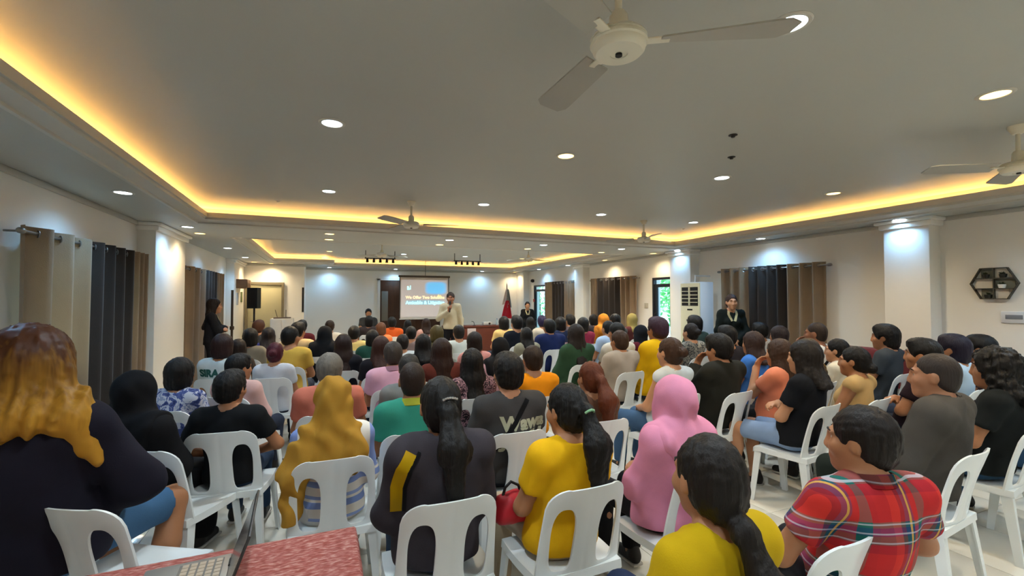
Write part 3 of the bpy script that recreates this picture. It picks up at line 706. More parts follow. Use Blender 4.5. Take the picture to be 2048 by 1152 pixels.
def hair_mesh(J, kind, q=1.0, name='hair', seed=0):
    H = J['H']; c = J['headc']; he = lambda *a, **k: ell(*a, M=H, **k); hm = lambda *a, **k: cap(*a, M=H, **k)
    tall = kind in ('long', 'pony', 'lowpony', 'ombre', 'shoulder', 'wavy', 'auburn')
    F = field(c + V3(-.29, -.27, -.50 if tall else -.22), c + V3(.29, .17, .17), .0072 * q)
    if kind in ('short', 'thick', 'grey', 'buzz', 'mop'):
        e = {'short': .003, 'thick': .010, 'grey': .010, 'buzz': -.004, 'mop': .014}[kind]
        F.add(he((0, -.018, .030), (.081+e, .098+e, .098+e*.7)), .01); F.add(he((0, -.045, -.02), (.070+e*.8, .062+e, .07)), .02)
        if kind in ('thick', 'mop'): F.add(he((0, .035, .095), (.06, .05, .034)), .03)
        if kind == 'mop': F.add(he((0, -.06, -.06), (.075, .055, .07)), .03); 
        strands(F, H, .0022 if kind != 'buzz' else .0006)
        F.cut(he((0, .115, -.055), (.082, .095, .118)), .01)
        for s in (-1, 1): F.cut(he((s*.09, .012, -.03), (.03, .036, .052)), .01)
        F.cut(he((0, -.02, -.15), (.14, .14, .065 if kind != 'mop' else .04)), .012); F.ripple(.0018 if kind != 'buzz' else .0006, 110, seed, 1)
    else:
        b = {'bob': .013, 'shoulder': .010, 'long': .009, 'ombre': .022, 'wavy': .020}.get(kind, .002)
        F.add(he((0, -.018, .028), (.079+b, .098+b, .100+b*.8)), .01)
        if kind == 'bob': F.add(he((0, -.03, -.055), (.094, .085, .075)), .03)
        if kind in ('shoulder', 'wavy', 'long', 'ombre'):
            w_ = {'shoulder': .083, 'wavy': .095, 'long': .085, 'ombre': .115}[kind]; L = {'shoulder': .19, 'wavy': .17, 'long': .36, 'ombre': .13}[kind]
            F.add(hm((0, -.035, .0), (0, -.055, -.12), .078, .078, sc=(w_/.078, .9, 1)), .03)
            a = c + np.array(H.to_3x3() @ Vector((0, -.055, -.12)))
            F.add(cap(a, V3(a[0], J['top'][1]-.115, a[2] - (L-.12)), .07, .045, sc=(w_/.055, .62, 1)), .05)
            for s in (-1, 1): F.add(hm((s*.07, .0, -.02), (s*.085, -.01, -.15), .024, .02) if kind != 'ombre' else hm((s*.07, -.02, -.02), (s*.085, -.03, -.12), .045, .04), .03)
            if kind == 'ombre':
                G = Field(F.ax, F.ay, F.az)
                for p_, k_ in torso(J, .062): G.add(p_, k_)
                for p_, k_ in sleeves(J, .062, 1.4): G.add(p_, k_ + .02)
                L_ = Field(F.ax, F.ay, F.az)
                for s in (-1, 1):
                    L_.add(cap(c + V3(s*.09, -.075, -.06), c + V3(s*.14, -.09, -.15), .07, .058), .03); L_.add(cap(c + V3(s*.14, -.09, -.15), c + V3(s*.20, -.085, -.285), .058, .022), .03)
                L_.d = np.maximum(L_.d, G.d); h_ = np.maximum(.03 - np.abs(F.d - L_.d), 0) / .03; F.d = np.minimum(F.d, L_.d) - h_*h_*.0075
            if kind == 'wavy':
                for s in (-1, 1): F.add(hm((s*.075, -.03, -.05), (s*.085, -.05, -.14), .04, .04), .03)
        if kind in ('bun', 'lowbun', 'pony', 'lowpony', 'auburn'):
            F.add(he((0, -.05, -.02), (.070, .062, .075)), .03)
            if kind == 'bun': F.add(he((0, -.125, .015), (.042, .040, .042)), .015)
            if kind == 'lowbun': F.add(he((0, -.12, -.045), (.045, .036, .042)), .015)
            if kind in ('pony', 'auburn', 'lowpony'):
                z = .03 if kind != 'lowpony' else -.06
                F.add(hm((0, -.085, z), (0, -.135, z-.02), .026, .030), .02)
                a = c + np.array(H.to_3x3() @ Vector((0, -.132, z-.02))); yb = J['top'][1] - .15; x = .02 if kind != 'lowpony' else .035
                m_ = V3(a[0] + x*.4, min(a[1], yb)-.01, a[2]-.14); e_ = V3(a[0] + x, yb - .005, a[2]-(.33 if kind != 'lowpony' else .37))
                rr = {'pony': .056, 'lowpony': .050, 'auburn': .066}[kind]
                F.add(cap(a, m_, .030, rr, sc=(1.1, .8, 1)), .02); F.add(cap(m_, e_, rr, .036, sc=(1.1, .7, 1)), .03)
        strands(F, H, .0028 if kind != 'wavy' else .006, 30)
        if kind == 'wavy': F.ripple(.006, 60, seed, 1)
        if kind == 'ombre':
            X, Y, Z = F.xyz((slice(None),)*3); F.d = F.d + (.0045*np.sin(115*X + 3*np.sin(9*Z) + 40*Y)*np.clip((c[2]+.02-Z)/.1, 0, 1)).astype(np.float32)
        F.cut(he((0, .122, -.05), (.078, .10, .125)), .012); F.cut(he((0, .10, -.16), (.09, .09, .10)), .012)
        if kind in ('bun', 'lowbun', 'pony', 'lowpony', 'auburn'):
            for s in (-1, 1): F.cut(he((s*.09, .010, -.025), (.026, .032, .046)), .01)
            
        F.ripple(.0016, 110, seed, 1)
        if kind == 'bob': F.plane(c + V3(0, 0, -.125), V3(0, 0, -1))
        if kind in ('shoulder',): F.plane(c + V3(0, 0, -.215), V3(0, 0, -1))
    return F.mesh(name)
def scarf_mesh(J, kind, q=1.0, name='headscarf', seed=0):
    H = J['H']; c = J['headc']; he = lambda *a, **k: ell(*a, M=H, **k); hm = lambda *a, **k: cap(*a, M=H, **k); t = J['top']
    F = field(c + V3(-.30, -.30, -.62 if kind == 'drape' else -.38), c + V3(.30, .22, .18), .0088 * q)
    e = .006 if kind == 'tight' else .02 if kind == 'hood' else .014
    F.add(he((0, -.016, .026), (.082+e, .102+e, .104+e)), .01); F.add(he((0, .0, -.06), (.080+e, .085+e, .085)), .04)
    if kind != 'tight' or True:
        F.add(cap(c + V3(0, -.02, -.09), t + V3(0, .0, .03), .082, .10, sc=(1, .95, 1)), .04)
        w_ = .145 if kind != 'tight' else .13
        if kind not in ('hood', 'wide'): F.add(cap(t + V3(-w_*.6, .0, -.01), t + V3(w_*.6, .0, -.01), .085, .085, sc=(1, .95, .75)), .05)
    if kind in ('drape',):
        F.add(cap(t + V3(0, -.02, .02), t + V3(0, -.055, -.10), .10, .115, sc=(1.45, .75, 1)), .05)
        F.add(cap(t + V3(0, .07, .0), t + V3(0, .10, -.12), .09, .10, sc=(1.3, .6, 1)), .05)
    if kind in ('hood', 'wide'):
        g_ = .042 if kind == 'hood' else .046; G = Field(F.ax, F.ay, F.az); L_ = Field(F.ax, F.ay, F.az)
        for p_, k_ in torso(J, g_): G.add(p_, k_)
        for p_, k_ in sleeves(J, g_, 1.3): G.add(p_, k_ + .03)
        L_.add(ell(t + V3(0, .0, .02), (.215, .20, .13 if kind == 'hood' else .19)), .01); L_.d = np.maximum(L_.d, G.d)
        h_ = np.maximum(.05 - np.abs(F.d - L_.d), 0) / .05; F.d = np.minimum(F.d, L_.d) - h_*h_*.0125
    if kind == 'drape':
        p0 = t + V3(-.13, -.03, .0); p1 = t + V3(-.20, -.075, -.17); p2 = t + V3(-.215, -.06, -.46)
        F.add(cap(p0, p1, .075, .07, sc=(1, .75, 1)), .05); F.add(cap(p1, p2, .062, .048, sc=(1, .7, 1)), .05)
        F.add(cap(c + V3(.02, -.10, -.10), t + V3(.12, -.095, -.06), .04, .05), .05); F.add(cap(t + V3(.12, -.095, -.06), t + V3(.10, -.10, -.14), .05, .04), .04)
    F.ripple({'drape': .009, 'wide': .004, 'tight': .0025, 'hood': .0045}[kind], 42, seed, .45)
    F.cut(he((0, .125, -.012), (.062, .075, .082)), .012)
    F.cut(cap(t + V3(0, 0, -.30), c + V3(0, -.02, -.11), .03, .03), .005)
    return F.mesh(name)
EYE = {}
def eyes(J, parent, browc):
    if 'e' not in EYE:
        b = bmesh.new(); bmesh.ops.create_uvsphere(b, u_segments=14, v_segments=10, radius=.0118, matrix=Matrix.Rotation(R(90), 4, 'X')); b2 = b.copy()
        for f_ in b2.faces: pass
        EYE['e'] = b; EYE['me'] = None
        lathe_b = lathe(bmesh.new(), [(0, .0124), (.0062, .0108), (.0062, .0098), (0, .0098)], 12, Matrix.Rotation(R(-90), 4, 'X')); EYE['i'] = lathe_b; EYE['im'] = None
        br = tube(bmesh.new(), [(-.018, -.006, -.002), (-.006, .001, .003), (.008, .001, .003), (.018, -.006, -.001)], [.0022, .0036, .0034, .0018], 6); EYE['b'] = br; EYE['bm'] = None
    H = J['H']; white = mat('eye_white', '#d8d2c8', .3, spec=.5); iris = mat('iris', '#1d130e', .2, spec=.6)
    for s in (-1, 1):
        if EYE['me'] is None: o = obj('eye', EYE['e'], white, parent); EYE['me'] = o.data; i_ = obj('iris', EYE['i'], iris, o); EYE['im'] = i_.data
        else: o = obj('eye', EYE['me'], white, parent); obj('iris', EYE['im'], iris, o)
        o.location = H @ Vector((s*.030, .0675, .006)); o.rotation_euler = H.to_euler()
        if EYE['bm'] is None: e_ = obj('eyebrow', EYE['b'], browc, parent); EYE['bm'] = e_.data
        else: e_ = obj('eyebrow', EYE['bm'], browc, parent)
        e_.location = H @ Vector((s*.031, .086, .032)); e_.rotation_euler = (H @ Matrix.Rotation(-s*R(16), 4, 'Z')).to_euler()

# ------------------------------------------------------------------ the white stacking chair
plast = mat('white_plastic', '#dfe3e2', .32, .02, 40, var=.02, spec=.5)
CH = {}
def chair_meshes():
    def back_xyz(u, v, w_):     # u across in metres, v up 0..1, w thickness
        z = .425 + v * .395; y = -.195 - .075 * v - .03 * v * v + .10 * (abs(u) / .2) ** 2 * (.55 + .3 * v) * .55
        return Vector((u, y + w_, z))
    hw = lambda v: (.212 - .020 * v)
    b = bmesh.new(); vm = {}
    def vert(u, v, w_):
        k = (round(u, 5), round(v, 5), round(w_, 5))
        if k not in vm: vm[k] = b.verts.new(back_xyz(u, v, w_))
        return vm[k]
    N = 44
    # half panel 0..hw, hole centre and radii; the outer outline is a rounded rectangle in (u, v)
    for s in (-1, 1):
        cu, cv = .112, .42
        inner, outer = [], []
        for k in range(N):
            a = 2*math.pi*k/N; du, dv = math.cos(a), math.sin(a)
            # hole: tall arch, superellipse, narrower at the bottom
            rx, ry = .053, .36
            n_ = 2.6 if dv > 0 else 4.5
            rr = 1 / ((abs(du)**n_ + abs(dv)**n_) ** (1/n_)); hu, hv = cu + rx*rr*du*(1 + .05*dv), cv + ry*rr*dv
            inner.append((hu, hv))
            # outer: ray from hole centre to the panel outline, in scaled coords
            best = None
            lo_, hi_ = 0.0, 6.0
            def insd(t_):
                u_, v_ = cu + .053*du*t_, cv + .36*dv*t_
                if u_ < 0 or v_ < 0 or v_ > 1: return False
                h_ = hw(v_)
                if u_ > h_: return False
                R_ = .085; vv = (1 - v_) * .395
                if u_ > h_ - R_ and vv < R_:
                    return (u_-(h_-R_))**2 + (vv-R_)**2 <= R_*R_
                top = 1 - .05 * (u_/.2)**2 * .6
                return v_ <= top
            for _ in range(30):
                m_ = (lo_ + hi_) / 2
                if insd(m_): lo_ = m_
                else: hi_ = m_
            u_, v_ = cu + .053*du*lo_, cv + .36*dv*lo_
            if u_ < 2e-3: u_ = 0.0
            outer.append((u_, v_))
        top0 = max((i for i in range(N) if outer[i][0] == 0.0), key=lambda i: outer[i][1]); outer[top0] = (0.0, 1.0)
        bot0 = min((i for i in range(N) if outer[i][0] == 0.0), key=lambda i: outer[i][1]); outer[bot0] = (0.0, 0.0)
        br = min(range(N), key=lambda i: (outer[i][1]) + abs(outer[i][0] - hw(0))); outer[br] = (hw(0), 0.0)
        rings = [[(i[0]*(1-t)+o[0]*t, i[1]*(1-t)+o[1]*t) for i, o in zip(inner, outer)] for t in (0, .15, .5, .85, 1)]
        wf = [.010, .014, .014, .014, .010]; 
        for ri in range(4):
            for k in range(N):
                j = (k+1) % N
                for sgn in (1, -1):
                    q = [(rings[ri][k], wf[ri]), (rings[ri][j], wf[ri]), (rings[ri+1][j], wf[ri+1]), (rings[ri+1][k], wf[ri+1])]
                    vs = [vert(s*p[0], p[1], sgn*w_*.5) for p, w_ in q]
                    if len(set(vs)) < 3: continue
                    vs2 = []
                    for x in vs:
                        if x not in vs2: vs2.append(x)
                    try: b.faces.new(vs2)
                    except ValueError: pass
        for k in range(N):
            j = (k+1) % N
            for rg_, wv in ((rings[0], wf[0]), (rings[-1], wf[-1])):
                if rg_ is rings[-1] and rg_[k][0] == 0 and rg_[j][0] == 0: continue
                vs = [vert(s*rg_[k][0], rg_[k][1], wv*.5), vert(s*rg_[j][0], rg_[j][1], wv*.5), vert(s*rg_[j][0], rg_[j][1], -wv*.5), vert(s*rg_[k][0], rg_[k][1], -wv*.5)]
                vs2 = []
                for x in vs:
                    if x not in vs2: vs2.append(x)
                if len(vs2) > 2:
                    try: b.faces.new(vs2)
                    except ValueError: pass
    bmesh.ops.remove_doubles(b, verts=b.verts, dist=.0005)
    CH['backrest'] = b
    # seat: dished pan with rolled front edge and a skirt
    b = bmesh.new(); rows_ = []; nu, nv = 12, 12
    for j in range(nv + 1):
        v = j / nv; y = -.205 + .42 * v; hwid = .205 + .018 * math.sin(math.pi * min(1, v * .9)); hwid -= .03 * max(0, (v - .9) / .1) ** 2
        row = []
        for i in range(nu + 1):
            u = -1 + 2 * i / nu; x = hwid * u
            z = .432 - .014 * (1 - u*u) * math.sin(math.pi * min(1, v * 1.05)) - .03 * max(0, (v - .86) / .14) ** 2
            row.append(b.verts.new((x, y, z)))
        rows_.append(row)
    for a, c_ in zip(rows_, rows_[1:]):
        for i in range(nu): b.faces.new((a[i], a[i+1], c_[i+1], c_[i]))
    bd = [e for e in b.edges if e.is_boundary]; r = bmesh.ops.extrude_edge_only(b, edges=bd)
    nv_ = [x for x in r['geom'] if isinstance(x, bmesh.types.BMVert)]
    for v in nv_: v.co.z -= .038; v.co.x *= 1.012; v.co.y *= 1.01
    bmesh.ops.solidify(b, geom=b.faces[:], thickness=.006)
    CH['seat'] = b
    def leg(sx, sy):
        b = bmesh.new(); x0, y0 = sx*.185, (.165 if sy > 0 else -.175); x1, y1 = sx*.222, (.205 if sy > 0 else -.232)
        L = []
        for t in (0, .5, 1):
            x, y, z = x0+(x1-x0)*t, y0+(y1-y0)*t, .425*(1-t); wv = .034 - .011*t; th = .008
            ix, iy = -sx, -sy
            # L section: corner outwards, arms inwards
            P = [(0, 0), (ix*wv*1.25, 0), (ix*wv*1.25, iy*th), (ix*th, iy*th), (ix*th, iy*wv*1.6), (0, iy*wv*1.6)]
            ring = [b.verts.new((x + sx*wv*.6 + p[0], y + sy*wv*.6 + p[1], z)) for p in P]; L.append(ring)
        for a, c_ in zip(L, L[1:]):
            for k in range(6): b.faces.new((a[k], a[(k+1) % 6], c_[(k+1) % 6], c_[k]))
        for ring, fl in ((L[0], 0), (L[-1], 1)):
            b.faces.new((ring[0], ring[1], ring[2], ring[3])); b.faces.new((ring[0], ring[3], ring[4], ring[5]))
        return b
    for k, (sx, sy) in enumerate(((-1, -1), (1, -1), (1, 1), (-1, 1))): CH['leg%d' % k] = leg(sx, sy)
chair_meshes()
def chair(x, y, rz, label, z=0, group='white plastic audience chairs'):
    t = thing('plastic_chair', label, 'chair', (x, y, z), rz, group)
    for nm, key in (('backrest', 'backrest'), ('seat', 'seat'), ('leg', 'leg0'), ('leg', 'leg1'), ('leg', 'leg2'), ('leg', 'leg3')):
        if isinstance(CH[key], bmesh.types.BMesh): CH[key] = obj(nm, CH[key], plast, t, 50).data
        else: obj(nm, CH[key], plast, t)
    return t
# ------------------------------------------------------------------ the audience
CACHE = {}
def cached(key, fn):
    if key not in CACHE: CACHE[key] = fn()
    return CACHE[key]
SPOTS = []
SKIN, SKIN2 = '#a5714f', '#b98562'
def person(desc, px, py, d=None, hair='short', hc='#17120f', top='tee', tc='#777777', bottom='trousers', bc='#2b3140', skin=SKIN, rz=None, arms='lap', legs='std',
           hy=0, hp=0, lean=0, fem=False, f=1.0, face=False, hero=False, seat=True, tm=None, hm_=None, scarf=None, shoec='#24211f', zt=1.225, stand=False, label=None, seed=0, smin=.86, smax=1.16, chairlabel=None, bm_=None, crz=None, cxy=None):
    if d is None: p = onz(px, py, zt)
    else: p = at(px, py, d); zt = p.z
    if rz is None: rz = -22 if p.x < -.45 else -8 if p.x < .4 else 0 if p.x < 3.2 else 6
    q = (1.05 if (d is not None and d < 2.9) else 1.3) if hero else 1.8
    if fem and f == 1.0: f = .97
    J = pose(stand, arms, legs, hy, hp, lean, fem, f)
    z1 = J['headc'][2] + (.135 if scarf != 'hood' else .15)
    if stand: s = zt / z1; z0 = 0
    else: s = (zt - .22) / (z1 - .22); s = max(smin, min(smax, s)); z0 = .22 * (1 - s)
    rr = Matrix.Rotation(R(rz), 3, 'Z'); hc_ = rr @ Vector((J['headc'][0], J['headc'][1], 0)) * s
    x, y = p.x - hc_.x, p.y - hc_.y
    t = thing('person', label or ('person ' + desc), 'person', (x, y, z0), R(rz), None if stand else 'seated audience', s)
    SPOTS.append((desc, x, y, s, stand))
    pk = (stand, str(arms), legs, fem, round(f, 2)); hk = (hy, hp, lean)
    if hero: pk = pk + hk + (desc,); seed_ = seed or len(SPOTS)
    else: seed_ = 1
    if not hero: pk = pk + hk
    bd = obj('body', cached(('b',) + pk, lambda: body_mesh(J, q, fine=hero)), skinm(skin), t)
    obj('shirt' if top not in ('jacket', 'hoodie', 'abaya', 'blazer') else {'abaya': 'gown', 'hoodie': 'hooded_top'}.get(top, 'jacket'), cached(('t', top) + pk, lambda: shirt_mesh(J, top, q, seed_)), tm or cloth(tc), t)
    obj({'shorts': 'shorts', 'skirt': 'skirt'}.get(bottom, 'trousers'), cached(('l', bottom) + pk, lambda: trousers_mesh(J, bottom, q, seed_)), bm_ or cloth(bc), t)
    for i in (0, 1): shoe(J, i, mat('shoe', shoec, .6), t)
    if scarf: obj('headscarf' if scarf != 'hood' else 'hood', cached(('s', scarf) + pk, lambda: scarf_mesh(J, scarf, q, seed=seed_)), hm_ or cloth(hc), t)
    else: obj('hair', cached(('h', hair) + pk, lambda: hair_mesh(J, hair, q, seed=seed_)), hm_ or hairm(hc), t)
    if face: eyes(J, t, hairm('#17120f'))
    if seat and not stand:
        co = .045 + .10 * max(0, f - 1) + (.03 if top in ('jacket', 'hoodie', 'abaya') else 0); cz = R(rz if crz is None else crz)
        cx_, cy_ = cxy if cxy else (x + co * math.sin(cz), y - co * math.cos(cz)); chair(cx_, cy_, cz, chairlabel or ('white plastic chair under the person ' + desc))
    return t, J
K, BR, DB = '#14110f', '#3a2418', '#241812'
# front rows, nearest the camera: each modelled by itself
H1 = person('with brown to blond hair in dark top', 66, 658, 1.78, 'ombre', top='jacket', tc='#1d1b26', bottom='shorts', bc='#3f6284', rz=0, crz=-30, cxy=(-.74, 2.46), fem=True, f=1.0, hero=True, hm_=pattern('ombre_hair', ombre_fn('#4a2a18', '#b9862f', .96, 1.21), .45), smax=1.24, arms='out', hp=4, legs='side', hy=-10)
H2 = person('in black headscarf and black gown', 272, 746, 2.5, scarf='wide', hc='#121113', top='abaya', tc='#131214', bottom='skirt', bc='#131214', rz=-22, crz=-28, cxy=(-.74, 3.15), fem=True, f=1.0, hero=True, arms='lap', hp=8)
H3 = person('in black tee with thick black hair', 463, 740, 2.85, 'thick', K, 'tee', '#17181a', 'trousers', '#2c3c52', rz=-7, hero=True, arms='out', hy=-18, f=1.02)
H4 = person('in mustard headscarf and striped dress', 668, 758, 2.4, scarf='drape', hc='#a97d2e', top='long', bottom='skirt', bc='#cfc9c0', tm=pattern('blue_stripes', stripe_fn), rz=0, fem=True, hero=True, hp=14)
H5 = person('with long ponytail and silver hair clip', 880, 752, 1.97, 'pony', K, 'jacket', '#3a353a', 'trousers', '#2e4058', rz=0, fem=True, f=.96, hero=True)
H6 = person('in yellow tee with green hair tie', 1132, 766, 2.08, 'pony', K, 'tee', '#dfaa12', 'trousers', '#a08f78', rz=2, fem=True, f=1.06, hero=True, arms='lap', hy=12, hp=6, legs='wide')
H7 = person('in yellow tee with long low ponytail', 1412, 866, 1.27, 'lowpony', '#1b1511', 'tee', '#c3a010', 'trousers', '#27314a', rz=4, fem=True, f=1.02, hero=True, hy=-10, face=True)
H8 = person('in red and blue plaid shirt', 1718, 810, 1.62, 'short', '#1b1410', 'polo', bottom='trousers', bc='#232327', tm=pattern('plaid', plaid_fn), rz=-16, crz=6, cxy=(1.60, 1.22), hero=True, hy=34, f=1.08, face=True, arms='out')
H9 = person('in charcoal jacket with cropped greying hair', 1866, 705, 2.6, 'buzz', '#322a26', 'jacket', '#4a4641', 'trousers', '#1d2420', rz=8, hero=True, hy=14, face=True, f=1.0, arms='lap', crz=6, cxy=(3.08, 1.50), skin='#a87556')
H10 = person('in pink hooded top', 1345, 752, 2.33, scarf='hood', hc='#d68aa6', top='hoodie', tc='#d488a4', bottom='trousers', bc='#161518', rz=4, fem=True, f=1.1, hero=True, arms='cross')
H11 = person('in dark grey tee with pale lettering', 1015, 705, 2.85, 'thick', K, 'tee', '#413f3e', 'trousers', '#23262c', rz=0, hero=True, f=1.06)
H12 = person('in green polo with yellow collar', 824, 722, 2.82, 'buzz', '#2c211c', 'polo', '#348a75', 'trousers', '#32486c', rz=-4, hero=True, f=1.0, skin='#9a6646')
H13 = person('with grey hair in salmon polo', 660, 706, 3.25, 'grey', '#6c655c', 'polo', '#c4705c', 'trousers', '#2a2a30', rz=-6, hero=True, f=1.16)
H14 = person('with auburn ponytail in brown top', 1180, 722, 3.1, 'auburn', '#5a2a14', 'tee', '#6b4a38', 'trousers', '#26262c', rz=2, fem=True, hero=True)
H15 = person('with shoulder length hair in black tee', 1606, 680, 3.5, 'shoulder', '#1e1814', 'tee', '#15161a', 'shorts', '#8298b8', rz=8, fem=True, hero=True, arms='cross', skin=SKIN2, hy=6)
H16 = person('in black jacket holding a hand to face', 1436, 668, 4.0, 'thick', K, 'jacket', '#25241e', 'trousers', '#bdb49c', rz=8, hero=True, arms=('chin', 'lap'), hy=6, hp=10, f=1.05)
H17 = person('with long brown hair in coral top', 1556, 678, 4.05, 'long', '#3c281c', 'tee', '#e08564', 'trousers', '#18181c', rz=10, fem=True, hero=True, arms=('chin', 'cross'), f=1.06, skin=SKIN2)
H18 = person('with black bun in tan sleeveless top', 1706, 692, 3.72, 'lowbun', K, 'sleeveless', '#b99763', 'trousers', '#26262c', rz=8, fem=True, hero=True, hy=14, face=True)
H19 = person('with wavy black hair in black tee', 1986, 697, 2.95, 'wavy', K, 'tee', '#191c1c', 'trousers', '#33506c', rz=8, hero=True, hy=8, face=True)
H20 = person('in maroon shirt with neat black hair', 1842, 677, 3.7, 'thick', K, 'tee', '#271a20', 'trousers', '#20222c', rz=8, hero=True, hy=16, face=True, arms='cross')
H21 = person('in slate tee beside the far maroon table', 1768, 649, 4.9, 'mop', K, 'tee', '#3c4248', 'trousers', '#22242a', rz=8, hero=True, hy=14, face=True)
H22 = person('in black top at the edge of view', 2095, 705, 3.1, 'short', K, 'tee', '#17171a', 'trousers', '#3a5a78', rz=18, hero=False)
H23 = person('in white sleeveless top with brown bun', 1338, 674, 3.85, 'bun', '#3a261a', 'sleeveless', '#c9cfd0', 'trousers', '#3c5878', rz=6, fem=True, hero=True, skin=SKIN2, hy=4)
# second band
D = person
D('with dark bob in floral blouse', 362, 716, 3.35, 'bob', K, 'tee', fem=True, tm=pattern('blue_floral', blotch_fn(['#8d97b4', '#c2c2cc', '#4f5a8c', '#2f3a66'], 16)), rz=-20, hero=True)
D('with black hair in pale pink top', 480, 708, 3.8, 'thick', K, 'long', '#d3aaa2', rz=-24, hy=-30, hero=True, face=True)
D('with reddish bob in white lettered tee', 447, 668, 4.6, 'bob', '#2c1a18', 'tee', '#ccd3cf', fem=True, rz=-16)
D('with maroon hair in white blouse', 551, 684, 4.65, 'bun', '#4a1722', 'tee', '#c4c6cc', fem=True, rz=-8)
D('in mustard yellow shirt on the left', 582, 652, 5.35, 'short', K, 'tee', '#d0a84a', rz=-10, hy=-25)
D('in olive grey top with dark strap', 502, 657, 6.0, 'bob', K, 'long', '#8a8272', rz=-14, fem=True)
D('with brown hair by the white cabinet', 518, 640, 7.6, 'thick', '#4a2e22', 'tee', '#3a3c40', rz=-14)
D('with dark hair in blue top', 538, 655, 6.7, 'shoulder', '#1f1a1c', 'tee', '#3c3f80', rz=-14, fem=True)
D('in cream shirt beside the maroon one', 597, 644, 6.5, 'thick', K, 'tee', '#d6b98a', rz=-10, hy=-20)
D('in maroon tee near the left aisle', 604, 640, 8.1, 'thick', K, 'tee', '#552028', rz=-12)
D('with dark brown hair behind the lettered tee', 478, 678, 5.4, 'shoulder', '#241812', 'tee', '#4a4038', rz=-14, fem=True)
D('in white shirt below the bare far wall', 660, 640, 8.4, 'short', '#2a1f1a', 'tee', '#c8c6c0', rz=-8)
D('in long black veil', 650, 653, 6.3, scarf='wide', hc='#17181c', top='long', tc='#17181c', rz=-8, fem=True)
D('with brown hair in black top behind grey head', 687, 668, 5.1, 'long', '#2a1c18', 'tee', '#1c1c22', rz=-6, fem=True)
D('in cream and yellow shirt', 708, 652, 7.0, 'thick', K, 'tee', '#cdb878', rz=-6)
D('with black hair under the seated official', 738, 632, 10.0, 'mop', K, 'tee', '#3c3230', rz=-6)
D('in bright orange shirt', 784, 634, 9.5, 'thick', K, 'polo', '#e2642a', rz=-4)
D('in dark green jacket', 745, 660, 6.2, 'bob', K, 'jacket', '#1f463c', rz=-4, fem=True)
D('in pink shirt with greying hair', 786, 682, 4.1, 'short', '#3a332e', 'polo', '#d0a0b4', rz=-3, f=1.08)
D('with brown hair in black blouse', 762, 672, 4.75, 'shoulder', '#38211a', 'tee', '#1b1a20', rz=-4, fem=True)
D('with dark grey hair and grey shirt', 818, 707, 3.5, 'short', '#2b2825', 'tee', '#7a7a78', rz=-3)
D('with long dark brown hair in maroon top', 882, 676, 4.3, 'long', '#2a1913', 'long', '#5a2a22', rz=0, fem=True, f=1.05)
D('with black hair near the aisle centre', 846, 668, 5.3, 'shoulder', K, 'tee', '#22242a', rz=0, fem=True)
D('in white tee facing the speaker', 917, 649, 6.7, 'short', '#221b16', 'tee', '#c9cdc4', rz=0)
D('with dark hair in salmon pink tee', 948, 664, 5.4, 'bob', '#211713', 'tee', '#c98a82', rz=0, fem=True)
D('with long black hair in dark floral blouse', 943, 697, 3.75, 'long', K, 'tee', fem=True, tm=pattern('dark_floral', blotch_fn(['#3a2c34', '#8c6a72', '#2a2228', '#b0888c'], 22)), rz=0, hero=True)
D('in black veil with pale pink blouse', 1000, 676, 4.8, scarf='wide', hc='#1a191b', top='long', tc='#d8a8b0', rz=0, fem=True)
D('in plain orange tee', 1064, 690, 3.8, 'short', '#2a1d14', 'tee', '#e08a10', rz=0)
D('with olive hair in front of the speaker', 873, 651, 6.3, 'bob', '#4c4020', 'tee', '#5a5138', rz=0, fem=True)
D('with black hair in grey top by the speaker', 822, 652, 7.0, 'short', K, 'tee', '#7d6a66', rz=-3)
D('with black hair in white collar below the screen', 815, 640, 10.3, 'shoulder', K, 'tee', '#26262a', rz=-2, fem=True)
D('with brown hair in pink below the screen', 852, 637, 9.6, 'shoulder', '#2c1d18', 'tee', '#c79a90', rz=0, fem=True)
D('in dark jacket with white shirt behind it', 805, 668, 5.8, 'short', '#231c18', 'tee', '#c4c6c4', rz=-2)
D('in orange headband and orange tee', 762, 645, 8.2, 'bob', '#5a3a28', 'tee', '#e08050', rz=-4, fem=True)
D('in yellow and cream top near the brown table', 1007, 633, 8.6, 'bob', K, 'tee', '#d0b070', rz=2, fem=True)
D('in black tee near the brown table', 1033, 631, 7.7, 'thick', K, 'tee', '#1a1d26', rz=2)
D('in teal top near the far door', 1060, 634, 10.0, 'long', K, 'tee', '#7fb0ae', rz=2, fem=True)
D('in grey beige sweater with dark hair', 1052, 655, 6.7, 'shoulder', K, 'long', '#8a8470', rz=2, fem=True)
D('in big navy blue jacket', 1098, 638, 7.2, 'thick', K, 'jacket', '#1c2750', rz=2, f=1.15)
D('with purple tinted hair in cream shirt', 1084, 631, 9.0, 'thick', '#221c3a', 'tee', '#b8b0a0', rz=2, hy=-20)
D('with dark hair in navy tee', 1120, 634, 8.3, 'bob', K, 'tee', '#1e2a44', rz=3, fem=True)
D('with dark hair under the far curtain', 1140, 629, 9.3, 'thick', K, 'tee', '#4a4248', rz=4)
D('with long dark hair in green jacket', 1150, 648, 5.6, 'long', '#231a16', 'jacket', '#2f4a34', rz=4, fem=True)
D('with black hair in red blouse', 1165, 635, 8.0, 'bob', K, 'tee', '#8c2a40', rz=4, fem=True)
D('with black hair under the beige curtain edge', 1186, 629, 10.2, 'bob', K, 'tee', '#3a343a', rz=4, fem=True)
D('in orange headscarf', 1206, 628, 9.2, scarf='wide', hc='#c27a28', top='long', tc='#b8742a', rz=5, fem=True)
D('with dark hair before the brown curtain', 1229, 627, 8.5, 'short', K, 'tee', '#4f4a44', rz=5)
